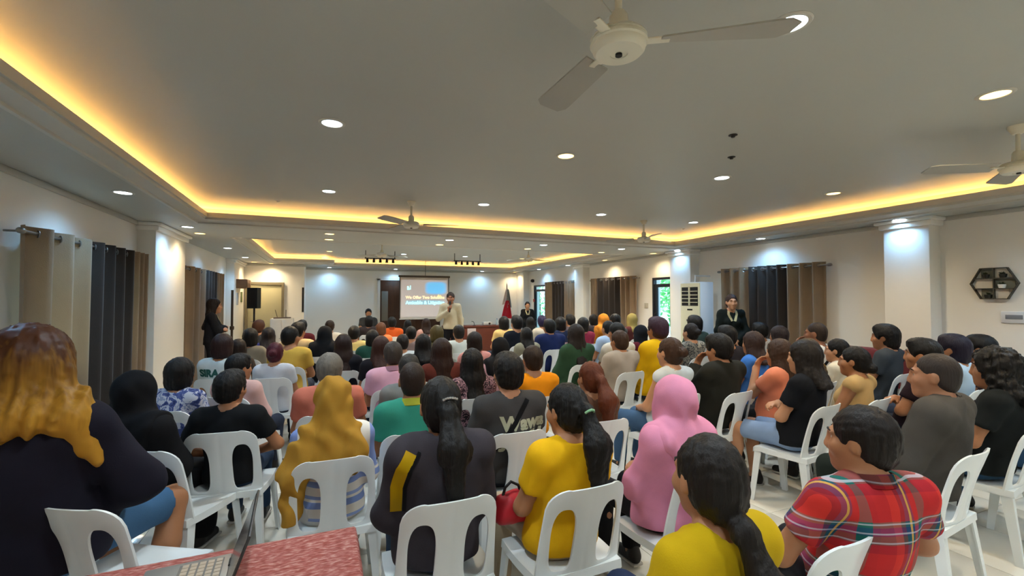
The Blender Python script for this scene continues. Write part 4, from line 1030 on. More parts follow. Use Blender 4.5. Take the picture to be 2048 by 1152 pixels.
D('with olive blond headscarf', 1263, 627, 9.0, scarf='tight', hc='#8e7c46', top='long', tc='#5a2c2a', rz=6, fem=True)
D('in light blue shirt', 1215, 641, 7.2, 'short', K, 'tee', '#a9bcd4', rz=4, f=1.05)
D('in off white shirt with black hair', 1232, 644, 5.75, 'short', '#1c1a18', 'tee', '#d0c8ba', rz=5, f=1.05)
D('with short brown hair in grey beige jacket', 1238, 660, 5.05, 'short', '#3a281c', 'jacket', '#a39688', rz=6, arms='phone')
D('in black headscarf and maroon top', 1280, 650, 6.35, scarf='tight', hc='#191a20', top='long', tc='#5a1c28', rz=5, fem=True)
D('in yellow jacket with maroon cap', 1314, 634, 5.2, 'thick', '#3a2430', 'jacket', '#dfae10', rz=5, f=1.1, zt=1.3)
D('with dark bun in grey patterned blouse', 1380, 646, 6.2, 'bun', '#1f1815', 'tee', fem=True, tm=pattern('grey_print', blotch_fn(['#5a5c5c', '#8a8880', '#44474a', '#a8a498'], 14)), rz=6, skin=SKIN2)
D('in dark green tee beside the air conditioner', 1388, 631, 7.3, 'mop', K, 'tee', '#3a4a44', rz=6)
D('with brown hair in bright blue tee', 1504, 663, 4.9, 'shoulder', '#33221c', 'tee', '#3f74c0', rz=8, fem=True)
D('with black hair below the right standing woman', 1452, 651, 5.4, 'thick', K, 'tee', '#2a2426', rz=6)
D('with black hair in white collar by the brown curtain', 1518, 645, 6.6, 'thick', K, 'tee', '#c2c0ba', rz=8)
D('with dark hair before the brown curtain fold', 1556, 652, 5.95, 'bob', '#2a2122', 'tee', '#3c3438', rz=8, fem=True)
D('resting chin on hand with black strap', 1630, 644, 5.3, 'buzz', '#2e241e', 'tee', '#d8d4cc', rz=10, arms=('chin', 'lap'), hy=12, hero=True, face=True, skin='#8a5a40')
D('with brown hair behind the black tee', 1612, 677, 4.4, 'shoulder', '#40301c', 'tee', '#8a6a2a', rz=8, fem=True)
D('with black low bun in cream blouse', 1672, 677, 4.6, 'lowbun', K, 'tee', '#d8ccb4', rz=10, fem=True, hy=14, hero=True, face=True, skin=SKIN2)
D('with purple black hair in light blue top', 1903, 669, 4.1, 'mop', '#1c1624', 'tee', '#b0c4d4', rz=8, hy=6)
D('with tousled black hair facing aside', 1957, 670, 4.35, 'mop', K, 'tee', '#4c3438', rz=12, hy=12)
# people standing
person('', 430, 597, 7.5, 'long', '#1c1412', 'blazer', '#15151a', 'trousers', '#15151a', stand=True, fem=True, arms='cross', rz=-82, hero=True, face=True, skin=SKIN2, label='woman in dark suit standing with crossed arms by the left curtain')
person('', 1463, 588, 7.2, 'lowbun', '#33201a', 'blazer', '#141a18', 'skirt', '#141a18', f=.9, stand=True, fem=True, arms='front', rz=148, hero=True, face=True, skin=SKIN2, label='woman in black suit with cream neckline standing by the near right curtain')
person('', 1055, 603, 13.3, 'bun', '#1f1613', 'blazer', '#17191a', 'skirt', '#17191a', stand=True, fem=True, arms='front', rz=165, hero=False, face=True, skin=SKIN2, label='woman in black jacket standing beside the far glass door')
SPK = person('', 901, 584, 10.2, 'short', '#2c1f1a', 'barong', '#b8ae94', 'trousers', '#16161a', stand=True, arms=('down', 'mic'), rz=162, hero=True, f=.92, face=True, skin='#8f5f46', label='man in cream barong standing and speaking into a microphone')
OFF = person('in dark grey shirt facing the audience', 737, 617, 13.0, 'short', K, 'tee', '#3c3c3c', rz=178, label='person in dark grey shirt seated by the far wall facing the audience', chairlabel='white plastic chair by the far wall facing the audience')
if __debug__:
    for i, a in enumerate(SPOTS):
        for b in SPOTS[i+1:]:
            dd = math.hypot(a[1]-b[1], a[2]-b[2])
            if dd < .45: print('CLOSE %.2f | %s (%.2f,%.2f) | %s (%.2f,%.2f)' % (dd, a[0], a[1], a[2], b[0], b[1], b[2]))
# ------------------------------------------------------------------ things carried, worn and printed
from mathutils.bvhtree import BVHTree
def child(t, nm): return next(o for o in t.children if o.name.split('.')[0] == nm)
def bvh(o):
    me = o.data; return BVHTree.FromPolygons([v.co for v in me.vertices], [p.vertices for p in me.polygons])
def back_y(tr, x, z, off=.003, fwd=1):
    h = tr.ray_cast(Vector((x, -fwd, z)), Vector((0, fwd, 0)))
    return (h[0].y - off * fwd) if h[0] is not None else None
def strap(t, part, pts, width, m, name='bag_strap', off=.004, fwd=1, label=None, n=24):
    """flat band lying on the garment along points (x, z), seen from behind (fwd 1) or from the front (-1)"""
    o = child(t, part); tr = bvh(o); P = []
    for i in range(n + 1):
        u = i / n * (len(pts) - 1); k = min(int(u), len(pts) - 2); q = u - k
        P.append(Vector(pts[k]) * (1 - q) + Vector(pts[k+1]) * q)
    b = bmesh.new(); rows_ = []; last = None
    for i, p in enumerate(P):
        tg = (P[min(i+1, n)] - P[max(i-1, 0)]).normalized(); nr = Vector((-tg.y, tg.x)) * width / 2
        row = []
        for s in (-1, -.33, .33, 1):
            q = p + nr * s; y = back_y(tr, q.x, q.y, off, fwd)
            if y is None: y = last if last is not None else 0
            last = y; row.append(b.verts.new((q.x, y, q.y)))
        rows_.append(row)
    for a, c in zip(rows_, rows_[1:]):
        for k in range(3): b.faces.new((a[k], a[k+1], c[k+1], c[k]))
    bmesh.ops.solidify(b, geom=b.faces[:], thickness=.0035)
    r = obj(name, b, m, o)
    if label: r['label'] = label
    return r
def lettering(t, part, txt, size, cx, cz, m, bold=.004):
    o = child(t, part); tr = bvh(o); me = text_mesh(txt, size, .0, bold)
    bm = bmesh.new(); bm.from_mesh(me); bmesh.ops.triangulate(bm, faces=bm.faces[:]); bmesh.ops.subdivide_edges(bm, edges=[e for e in bm.edges if e.calc_length() > .02], cuts=2)
    for v in bm.verts:
        x, z = v.co.x + cx, v.co.y + cz; y = back_y(tr, x, z, .0035); v.co = (x, y if y is not None else -.2, z)
    bmesh.ops.recalc_face_normals(bm, faces=bm.faces); me2 = bpy.data.meshes.new('lettering'); bm.to_mesh(me2); bm.free()
    return obj('lettering', me2, m, o)
def by_label(s): return next(o for o in C.objects if o.get('label', '') == 'person ' + s)
blk = mat('black_webbing', '#17171a', .7); pale = mat('pale_print', '#a9a88e', .8); green = mat('green_print', '#2c5a50', .8)
t, J = H11; lettering(t, 'shirt', 'Wawa', .118, .06, .845, pale, .006); lettering(t, 'shirt', 'JGNU', .118, .06, .745, pale, .006); strap(t, 'shirt', [(.085, .985), (.0, .86), (-.14, .66)], .03, blk)
lettering(by_label('with reddish bob in white lettered tee'), 'shirt', 'SIRA', .10, -.075, .87, green, .006)
strap(by_label('in olive grey top with dark strap'), 'shirt', [(-.08, .97), (.02, .85), (.13, .70)], .03, blk)
strap(by_label('resting chin on hand with black strap'), 'shirt', [(.11, .98), (.02, .90), (-.10, .80)], .035, blk)
t, J = H5; yel = mat('yellow_strap', '#e2b90c', .5)
strap(t, 'jacket', [(-.145, .985), (-.182, .92), (-.196, .84), (-.192, .73)], .045, yel, 'bag_strap', .006, label='bright yellow bag strap with black edge'); strap(t, 'jacket', [(-.112, .985), (-.15, .92), (-.164, .84), (-.16, .73)], .014, blk, 'strap_edge', .006)
# hair clips and ties
def on_hair(t, J, v, b, m, nm):
    o = child(t, 'hair'); tr = bvh(o); p = J['H'] @ Vector(v); h = tr.ray_cast(Vector((p.x, -1, p.z)), Vector((0, 1, 0)))
    y = h[0].y if h[0] is not None else p.y
    r = obj(nm, b, m, o); r.location = (p.x, y, p.z); return r
b = bmesh.new()
for k in range(7): lathe(b, [(0, -.006), (.005, -.004), (.0065, 0), (.005, .004), (0, .006)], 8, Matrix.Translation((-.027 + .009*k, 0, .006 - .0007*(k-3)**2)))
r = on_hair(H5[0], H5[1], (.012, -.1, .055), b, mat('silver', '#cfcdc8', .25, metal=.8), 'hair_clip')
on_hair(H6[0], H6[1], (0, -.1, .022), tube(bmesh.new(), [(-.022, .004, -.006), (-.013, -.010, .006), (0, -.014, .010), (.013, -.010, .006), (.022, .004, -.006)], .006, 8), mat('green_tie', '#7fae86', .5), 'hair_tie')
# collars
def collar(t, J, part, m, r=.066, h=.03):
    b = bmesh.new(); c = J['neck'] + V3(0, -.012, .0); rows_ = []
    for k, (rr, zz) in enumerate(((r*.93, .012), (r*.97, h), (r*1.06, h*.95), (r*1.28, -.012), (r*1.22, -.016))):
        rows_.append([b.verts.new((c[0] + rr*1.02*math.sin(a), c[1] + .006 + rr*.98*math.cos(a), c[2] + zz + .016*math.cos(a) * (-1) )) for a in [R(14) + (2*math.pi - R(28))*i/28 for i in range(29)]])
    for a, d in zip(rows_, rows_[1:]):
        for k in range(28): b.faces.new((a[k], a[k+1], d[k+1], d[k]))
    bmesh.ops.solidify(b, geom=b.faces[:], thickness=.003)
    return obj('collar', b, m, child(t, part))
collar(*H12, 'shirt', mat('yellow_collar', '#d8dc50', .8)); collar(*H13, 'shirt', cloth('#c9775c')); collar(*H8, 'shirt', pattern('plaid_collar', plaid_fn)); collar(*SPK, 'shirt', cloth('#b8ae94'))
for s, cc in (('in pink shirt with greying hair', '#d0a0b4'), ('in bright orange shirt', '#e2642a')):
    collar(by_label(s), pose(), 'shirt', cloth(cc))
# cream necklines of the two women in black
for o in [o for o in C.objects if o.get('label', '').startswith('woman in')]:
    J = pose(True, 'front', fem=True, f=.9)
    m = mat('cream_trim', '#d9d2a8', .7)
    for s in (-1, 1): r = strap(o, 'jacket', [(s*.055, 1.415), (s*.062, 1.36), (s*.02, 1.25)], .034, m, 'lapel', .006, -1)
# red bag in the lap of the woman in yellow, dark bag beside the plaid man, microphone
t, J = H6; M = t.matrix_world if False else Matrix.Translation(t.location) @ Matrix.Rotation(t.rotation_euler.z, 4, 'Z') @ Matrix.Scale(t.scale.x, 4)
def bag(t, at_, size, m, label, strapped=True):
    M = Matrix.Translation(t.location) @ Matrix.Rotation(t.rotation_euler.z, 4, 'Z') @ Matrix.Scale(t.scale.x, 4); p = M @ Vector(at_)
    F = field((-.24, -.2, -.2), (.24, .2, .2), .011); sx, sy, sz = size
    F.add(ell((0, 0, 0), (sx, sy, sz)), .02); F.add(cap((-sx*.55, 0, -sz*.35), (sx*.55, 0, -sz*.35), sy*.8), .05); F.ripple(.004, 45, 3, .6)
    b = thing('handbag', label, 'bag', p, t.rotation_euler.z); obj('pouch', F.mesh('pouch'), m, b)
    obj('handle', tube(bmesh.new(), [(-sx*.6, 0, sz*.5), (-sx*.4, 0, sz*1.25), (0, .01, sz*1.5), (sx*.4, 0, sz*1.25), (sx*.6, 0, sz*.5)], .007, 8), blk, b)
bag(H6[0], (-.22, .02, .655), (.085, .06, .07), mat('red_leather', '#b3202c', .5, .1), 'small red bag held in the lap of the woman in yellow tee')
bag(H8[0], (-.27, -.02, .60), (.14, .07, .085), mat('black_leather', '#1b1a1c', .5, .1), 'black bag hanging beside the man in plaid shirt')
t, J = SPK; mp = Matrix.Translation(t.location) @ Matrix.Rotation(t.rotation_euler.z, 4, 'Z') @ Matrix.Scale(t.scale.x, 4)
hand = mp @ Vector(J['wr'][1] + J['hd'][1]*.06); mouth = mp @ (J['H'] @ Vector((0, .13, -.075)))
mic = thing('microphone', 'black handheld microphone at the mouth of the standing speaker', 'microphone', hand)
dv = (mouth - hand); L = dv.length; Q = dv.to_track_quat('Z', 'Y').to_matrix().to_4x4()
obj('handle', lathe(bmesh.new(), [(0, -.10), (.014, -.10), (.019, L-.03), (0, L-.03)], 12, Q), blk, mic); obj('grille', lathe(bmesh.new(), [(0, L-.035), (.02, L-.03), (.026, L-.01), (.022, L+.014), (0, L+.026)], 14, Q), darkm, mic)

# ------------------------------------------------------------------ far end: screen, doors, table, flag, loudspeaker
scr = thing('projector_screen', 'hanging projector screen with slide, in front of brown doors', 'screen', (2.79, 13.45, 0))
SW, z0, z1 = 1.46, 1.02, 2.27
sm = bpy.data.materials.new('slide'); sm.use_nodes = True; nt = sm.node_tree; pb = nt.nodes['Principled BSDF']; pb.inputs['Roughness'].default_value = .8
tc = nt.nodes.new('ShaderNodeTexCoord'); sp = nt.nodes.new('ShaderNodeSeparateXYZ'); nt.links.new(tc.outputs['Object'], sp.inputs[0])
def blob(cx, cz, rx, rz):
    dx = math_n(nt, 'DIVIDE', math_n(nt, 'SUBTRACT', sp.outputs[0], cx), rx); dz = math_n(nt, 'DIVIDE', math_n(nt, 'SUBTRACT', sp.outputs[2], cz), rz)
    r2 = math_n(nt, 'ADD', math_n(nt, 'POWER', math_n(nt, 'ABSOLUTE', dx), 4), math_n(nt, 'POWER', math_n(nt, 'ABSOLUTE', dz), 4))
    return math_n(nt, 'MINIMUM', math_n(nt, 'MAXIMUM', math_n(nt, 'SUBTRACT', 1.2, r2), 0), 1)
c1 = mix_n(nt, blob(.34, 1.93, .34, .20), lin('#b4aaa4'), lin('#74c8ff')); c1 = mix_n(nt, math_n(nt, 'MULTIPLY', blob(.02, 1.50, .60, .075), .55), c1, lin('#7cc4dc'))
nt.links.new(c1, pb.inputs['Base Color']); nt.links.new(c1, pb.inputs['Emission Color']); pb.inputs['Emission Strength'].default_value = .22
obj('sheet', BX((-SW/2, -.004, z0), (SW/2, .004, z1-.03)), mat('screen_white', '#c6beb4', .8), scr)
img = obj('slide', BX((-SW/2+.035, -.0065, z0+.05), (SW/2-.035, -.0045, z1-.10)), sm, scr)
b = bmesh.new()
for s in (-1, 1): box(b, (s*SW/2-.012, -.006, z0), (s*SW/2+.012, .006, z1-.02))
e = obj('border', b, mat('screen_border', '#3c3836', .7), scr); e['kind'] = 'stuff'
obj('casing', BX((-SW/2-.04, -.03, z1-.03), (SW/2+.04, .03, z1+.03), .008), mat('casing_brown', '#4a4034', .5), scr); obj('bottom_bar', BX((-SW/2-.01, -.012, z0-.025), (SW/2+.01, .012, z0), .004), mat('bar_white', '#c8c4ba', .5), scr)
obj('hanging_rod', tube(bmesh.new(), [(.02, 0, z1+.03), (.02, 0, ZT)], .007, 8), darkm, scr)
def slide_text(txt, size, x, z, col, bold=.003):
    me = text_mesh(txt, size, .001, bold); me.transform(Matrix.Rotation(R(90), 4, 'X')); o = obj('lettering', me, emis('slide_text', col, .55), scr); o.location = (x, -.0085, z); return o
slide_text('We Offer Two Solutions', .115, .02, 1.645, '#ffd9a0'); slide_text('Amicable & Litigation', .135, .02, 1.49, '#a8f0ff', .004)
mk = emis('slide_mark', '#a8e6e0', .5)
b = bmesh.new(); box(b, (-.06, -.0085, -.075), (-.025, -.0065, .04)); box(b, (.02, -.0085, -.06), (.05, -.0065, .06)); prism(b, [(-.06, .04), (-.02, .04), (.03, -.06), (-.01, -.075)], 1, -.0085, -.0065)
o = obj('slide_emblem', b, mk, scr); o.location = (-.46, 0, 1.94); o['kind'] = 'stuff'
b = prism(bmesh.new(), [(-.06, 0), (0, .09), (.03, .04), (.05, .07), (.12, 0)], 1, -.0085, -.0065); o = obj('slide_picture', b, emis('slide_pic', '#d8c890', .4), scr); o.location = (.42, 0, 1.66)
woodm = mat('brown_wood', '#4a2a16', .45, .2, 30, (8, 8, .6), var=.25, spec=.4, vscale=3)
dd = struct(link(bpy.data.objects.new('door_3', None))); dd.location = (1.66, YF, 0)
fr = bmesh.new(); box(fr, (-.08, -.05, 0), (0, 0, 2.25)); box(fr, (1.95, -.05, 0), (2.03, 0, 2.25)); box(fr, (-.08, -.05, 2.2), (2.03, 0, 2.28)); obj('door_frame', fr, mat('door_frame_white', '#d8d0c0', .5), dd)
for k in (0, 1):
    x0 = .005 + k*.975; lf = obj('door_leaf', BX((x0, -.03, .01), (x0+.965, -.005, 2.2), .004), woodm, dd)
    for zz in ((.2, .95), (1.1, 2.05)): obj('door_panel', BX((x0+.13, -.04, zz[0]), (x0+.835, -.028, zz[1]), .008), woodm, lf)
    obj('handle', tube(bmesh.new(), [(x0+.9-.83*k, -.03, 1.0), (x0+.9-.83*k, -.07, 1.0), (x0+.8-.63*k, -.07, 1.0)], .01, 8), steel, lf)
tag(obj('notice_board', BX((0, -.02, 0), (.2, 0, .95), .004), mat('notice_grey', '#7a7468', .7), loc=(1.70, YF-.05, .9)), 'grey board leaning on the left brown door leaf', 'board')
gd = struct(link(bpy.data.objects.new('door_4', None))); gd.location = (-1.92, JY, 0)
gm = mat('grey_door', '#b5ad8a', .5, var=.03); gf = mat('grey_door_frame', '#7d735c', .5)
fr = bmesh.new(); box(fr, (0, -.06, 0), (.06, 0, 2.05)); box(fr, (.86, -.06, 0), (.92, 0, 2.05)); box(fr, (.06, -.06, 1.98), (.86, 0, 2.05)); obj('door_frame', fr, gf, gd); lf = obj('door_leaf', BX((.062, -.03, .01), (.858, -.008, 1.975), .004), gm, gd)
obj('handle', tube(bmesh.new(), [(.14, -.03, 1.0), (.14, -.07, 1.0), (.24, -.07, 1.0)], .01, 8), steel, lf)
tag(obj('wall_strip', BX((0, -.03, 0), (.05, 0, .68), .004), darkm, loc=(JX-.055, JY, 1.24)), 'narrow black vertical panel on the corner of the far block', 'panel')
# brown front table and what lies on it
tb = thing('long_table', 'long brown table with plain front below the far wall', 'table', (4.2, 12.6, 0))
tw = mat('table_brown', '#6b3524', .5, .15, 25, (1, 8, 8), var=.12)
obj('tabletop', BX((-.95, 0, .77), (.95, .6, .81), .006), tw, tb); obj('front_panel', BX((-.92, .02, .04), (.92, .05, .77), .004), tw, tb)
for s in (-1, 1): obj('side_panel', BX((s*.92-.02, .04, 0), (s*.92+.02, .58, .77), .004), tw, tb)
tag(obj('paper_sheet', BX((-.13, -.003, -.2), (.13, 0, .08), .001), mat('paper', '#cbb8b0', .8), loc=(4.0, 12.617, .66)), 'white sheet of paper hanging on the brown table front', 'paper')
pr = thing('projector', 'small white box projector on the brown table', 'projector', (4.55, 12.85, .81)); obj('case', BX((-.13, -.1, .012), (.13, .1, .10), .012), mat('white_case', '#d2d2cc', .4), pr); obj('lens', lathe(bmesh.new(), [(0, 0), (.03, 0), (.03, .02), (0, .02)], 14, Matrix.Translation((.05, -.1, .055)) @ Matrix.Rotation(R(90), 4, 'X')), darkm, pr)
for s in (-1, 1): obj('foot', BX((s*.1-.01, -.02, 0), (s*.1+.01, .02, .014)), darkm, pr)
def bottle(x, y, z, label, m, h=.2):
    t = thing('water_bottle', label, 'bottle', (x, y, z), 0, 'bottles on the front table'); obj('flask', lathe(bmesh.new(), [(0, 0), (.028, 0), (.03, .02), (.03, h*.68), (.012, h*.86), (.012, h*.9), (0, h*.9)], 14), m, t); obj('cap', lathe(bmesh.new(), [(0, h*.9), (.014, h*.9), (.014, h), (0, h)], 12), mat('blue_cap', '#3b6ea0', .4), t)
wm = mat('bottle_plastic', '#b9c8cc', .2, spec=.6); bottle(4.86, 12.8, .81, 'clear water bottle on the brown table near the projector', wm); bottle(4.98, 12.85, .81, 'second clear water bottle on the brown table, nearest the flag', wm)
ms = thing('desk_microphone', 'small black desk microphone on the brown table', 'microphone', (4.12, 12.75, .81)); obj('base', lathe(bmesh.new(), [(0, 0), (.05, 0), (.05, .012), (0, .02)], 16), darkm, ms); obj('gooseneck', tube(bmesh.new(), [(0, 0, .015), (0, 0, .07), (-.03, -.02, .12), (-.09, -.03, .13)], .009, 8), darkm, ms)
# flag
fg = thing('flag', 'limp red and white flag on a dark pole by the far wall', 'flag', (5.55, 13.7, 0))
obj('pole', tube(bmesh.new(), [(0, 0, .03), (0, 0, 2.05)], .014, 10), darkm, fg); obj('finial', lathe(bmesh.new(), [(0, 2.04), (.022, 2.06), (.012, 2.1), (0, 2.16)], 12), steel, fg); obj('stand', lathe(bmesh.new(), [(0, 0), (.15, 0), (.15, .02), (.03, .06), (0, .06)], 20), darkm, fg)
def drape(x0, x1, za, zb, seed, m, nm):
    b = bmesh.new(); rows_ = []
    for j in range(13):
        v = j/12; wd_ = (.25 + .75*v**.8); row = []
        for i in range(17):
            u = i/16; x = (x0 + (x1-x0)*u)*wd_; row.append(b.verts.new((x, -.03 + .03*math.sin(9*u + seed + v*2)*wd_, za + (zb-za)*v - .06*abs(u-.5)*v)))
        rows_.append(row)
    for a, c in zip(rows_, rows_[1:]):
        for i in range(16): b.faces.new((a[i], a[i+1], c[i+1], c[i]))
    bmesh.ops.solidify(b, geom=b.faces[:], thickness=.004); return obj(nm, b, m, fg, 60)
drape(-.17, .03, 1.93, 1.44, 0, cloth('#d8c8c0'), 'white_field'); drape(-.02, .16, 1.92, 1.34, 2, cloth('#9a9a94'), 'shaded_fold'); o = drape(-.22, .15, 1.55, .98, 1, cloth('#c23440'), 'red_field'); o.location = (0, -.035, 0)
# loudspeaker on stand, wooden pole, wall cabinet, white cabinet with router
st = thing('speaker_stand', 'black pole stand under the left loudspeaker', 'stand', (-1.43, 11.5, 0)); obj('pole', tube(bmesh.new(), [(0, 0, .1), (0, 0, 1.40)], .02, 10), darkm, st)
for k in range(3): a = R(120*k + 30); obj('leg', tube(bmesh.new(), [(0, 0, .55), (.38*math.cos(a), .38*math.sin(a), .01)], .012, 8), darkm, st)
sk = thing('loudspeaker', 'tall black loudspeaker raised on the pole stand near the grey door', 'speaker', (-1.43, 11.5, 1.39), R(-20)); bs = mat('speaker_black', '#1d1f1c', .6)
obj('cabinet', prism(bmesh.new(), [(-.11, -.1), (.11, -.1), (.085, .12), (-.085, .12)], 2, 0, .46), bs, sk); obj('grille', BX((-.095, -.108, .03), (.095, -.099, .43), .004), darkm, sk)
pl = thing('wooden_pole', 'slim dark wooden pole standing by the left wall column', 'pole', (-1.70, 10.55, 0)); pw = mat('pole_wood', '#4a3524', .6)
obj('shaft', tube(bmesh.new(), [(0, 0, .03), (0, 0, 1.78)], .022, 10), pw, pl); obj('collar', lathe(bmesh.new(), [(0, .98), (.035, .98), (.04, 1.0), (.04, 1.05), (0, 1.06)], 14), pw, pl); obj('base', lathe(bmesh.new(), [(0, 0), (.16, 0), (.15, .03), (0, .04)], 18), darkm, pl)
wc = thing('wall_cabinet', 'small brown wooden cabinet high on the far left column', 'cabinet', (-1.95, 12.55, 1.86)); wbrown = mat('cabinet_wood', '#7a5334', .5, .15, 30, (1, 1, 8), var=.15)
obj('body', BX((0, 0, 0), (.22, .62, .22), .005), wbrown, wc)
for k in (0, 1): d_ = obj('door', BX((.22, .01+k*.305, .01), (.234, .305+k*.305, .21), .004), wbrown, wc); obj('knob', lathe(bmesh.new(), [(0, 0), (.008, 0), (.01, .012), (0, .016)], 10, Matrix.Translation((.234, .27+k*.08, .1)) @ Matrix.Rotation(R(90), 4, 'Y')), steel, d_)
tag(obj('picture_frame', BX((0, 0, 0), (.02, .2, .26), .004), mat('green_print_frame', '#6d7a52', .6), loc=(-1.95, 13.2, 1.52)), 'small greenish framed notice below the wall cabinet', 'picture')
tag(obj('wall_notice', BX((0, 0, 0), (.008, .24, .3), .002), mat('pale_notice', '#c0c8d4', .7), loc=(-1.95, 12.62, 1.45)), 'pale sheet pinned to the far left column', 'notice')
cb = thing('white_cabinet', 'white waist-high cabinet with a router on top', 'cabinet', (-.98, 13.0, 0)); wmn = mat('cabinet_white', '#cfc8bc', .5)
obj('body', BX((-.26, -.2, 0), (.26, .25, 1.10), .006), wmn, cb); 
for k in (0, 1): d_ = obj('door', BX((-.25+k*.255, -.215, .04), (-.005+k*.255, -.2, 1.06), .004), wmn, cb); obj('knob', lathe(bmesh.new(), [(0, 0), (.01, 0), (.012, .015), (0, .02)], 10, Matrix.Translation((-.04+k*.08, -.215, .6)) @ Matrix.Rotation(R(90), 4, 'X')), steel, d_)
rt = thing('router', 'flat dark router with two antennas on the white cabinet', 'router', (-.98, 13.0, 1.10)); obj('case', BX((-.2, -.08, 0), (.2, .08, .03), .008), mat('router_brown', '#54453c', .5), rt)
for s in (-1, 1): obj('antenna', tube(bmesh.new(), [(s*.1-.02, .06, .03), (s*.1-.02-.05*(s < 0), .06, .22)], .007, 8), mat('router_brown', '#54453c', .5), rt)
# standing air conditioner by the right wall
ac = thing('air_conditioner', 'tall cream and white floor standing air conditioner by the right wall', 'air conditioner', (6.0, 5.93, 0)); cream = mat('ac_cream', '#d6cfae', .4, var=.02); acw = mat('ac_white', '#d7dde2', .4, var=.02)
obj('cabinet', BX((.02, 0, .04), (.32, .46, 1.90), .012), acw, ac); obj('front_panel', BX((0, .005, .06), (.022, .455, 1.88), .008), cream, ac); obj('plinth', BX((.03, .02, 0), (.30, .44, .045)), darkm, ac)
vt = obj('vent', BX((-.004, .04, 1.48), (.004, .42, 1.81)), mat('vent_dark', '#23211f', .7), ac)
for k in range(4): obj('slat', BX((-.02, .045, 1.535+.065*k), (-.004, .415, 1.547+.065*k), .002), cream, vt)
obj('slat', BX((-.02, .215, 1.485), (-.004, .245, 1.805), .002), cream, vt); obj('display', BX((-.004, .17, 1.40), (.002, .29, 1.425), .002), darkm, ac); obj('emblem', BX((-.004, .15, 1.20), (.002, .31, 1.24), .002), mat('emblem_grey', '#55504a', .5), ac); obj('front_seam', BX((-.003, .01, .72), (.002, .45, .726)), mat('seam', '#a09a80', .6), ac)
obj('pipe', tube(bmesh.new(), [(.2, .3, 1.9), (.2, .3, 2.02), (.55, .3, 2.02)], .016, 8), acw, ac)
# hexagonal shelf on the right wall, its pots, and the thermostat
sh = thing('hexagon_shelf', 'dark hexagonal wall shelf with checkered back panels', 'shelf', (XR, 2.44, 1.765)); shm = mat('shelf_dark', '#4a4438', .55); HW, HH, HD = .19, .168, .05
pts = [(-HW, 0), (-HW*.56, HH), (HW*.56, HH), (HW, 0), (HW*.56, -HH), (-HW*.56, -HH)]      # (y, z)
for k in range(6):
    p, q = Vector(pts[k]), Vector(pts[(k+1) % 6]); n_ = Vector((-(q-p).y, (q-p).x)).normalized() * -.008
    if n_.dot(p+q) > 0: n_ = -n_
    obj('frame_board', prism(bmesh.new(), [tuple(p), tuple(q), tuple(q+n_), tuple(p+n_)], 0, -HD, -.005), shm, sh)
for zz in (.055, -.055): yy = HW - abs(zz)/HH*HW*.44 - .008; obj('shelf_board', BX((-HD, -yy, zz-.005), (-.005, yy, zz+.005)), shm, sh)
for za, zb in ((.06, HH-.008), (-.05, .05), (-HH+.008, -.06)): obj('divider', BX((-HD, -.004, za), (-.005, .004, zb)), shm, sh)
gp, lp = mat('panel_grey', '#7c7d70', .7), mat('panel_light', '#ded5c5', .7)
for za, zb, ya, yb, m in ((.06, .158, .0, .108, gp), (.06, .158, -.108, 0, lp), (-.05, .05, 0, .155, lp), (-.05, .05, -.155, 0, gp), (-.158, -.06, 0, .108, gp), (-.158, -.06, -.108, 0, lp)): obj('back_panel', BX((-.012, ya, za), (-.004, yb, zb)), m, sh)
def potted(y, z, m, label, seed):
    t = thing('potted_plant', label, 'plant', (XR-.028, 2.44+y, 1.765+z), 0, 'small pots on the hexagonal shelf'); obj('pot', lathe(bmesh.new(), [(0, 0), (.024, 0), (.03, .02), (.032, .04), (.027, .04), (0, .036)], 14), m, t)
    b = bmesh.new(); rg = random.Random(seed)
    for k in range(26):
        a, ln, tl = rg.uniform(0, 6.28), rg.uniform(.022, .042), rg.uniform(.2, 1.2); p = Vector((0, 0, .036)); d_ = Vector((math.cos(a)*math.sin(tl), math.sin(a)*math.sin(tl), math.cos(tl))); s_ = d_.orthogonal().normalized()*.006
        b.faces.new([b.verts.new(v) for v in (p, p+d_*ln*.5+s_, p+d_*ln, p+d_*ln*.5-s_)])
    o = obj('foliage', b, mat('dark_leaf', '#2f3a22', .6, var=.2), t); o['kind'] = 'stuff'
dp = mat('pot_dark', '#2c2a22', .6); potted(.065, .06, dp, 'dark potted plant on the top left of the hexagonal shelf', 1); potted(-.07, .06, dp, 'dark potted plant on the top right of the hexagonal shelf', 2); potted(-.06, -.05, mat('pot_white', '#e6e2d8', .4), 'small white potted plant in the middle of the hexagonal shelf', 3); potted(.05, -.158, dp, 'dark potted plant on the bottom of the hexagonal shelf', 4)
th = thing('thermostat', 'white wall control panel below the hexagonal shelf', 'control panel', (XR, 2.30, 1.41)); obj('plate', BX((-.018, -.10, -.06), (0, .10, .06), .005), mat('plate_white', '#d4d6d8', .4), th); obj('display', BX((-.021, -.065, -.02), (-.017, .065, .025), .002), mat('display_grey', '#7d8086', .4), th)
sw = thing('light_switch', 'pale light switch plate beside the near glass door', 'switch', (XR, 8.08, 1.45)); obj('plate', BX((-.01, -.06, -.06), (0, .06, .06), .004), mat('switch_grey', '#b9b4a4', .5), sw); obj('rocker', BX((-.014, -.02, -.03), (-.009, .02, .03), .002), mat('switch_grey', '#b9b4a4', .5), sw)
tag(obj('wall_lamp', lathe(bmesh.new(), [(0, 0), (.05, 0), (.06, .05), (.04, .1), (0, .12)], 14, Matrix.Rotation(R(-90), 4, 'Y')), darkm, loc=(XR, 13.9, 2.22)), 'small dark fitting high on the wall above the far glass door', 'wall fitting')
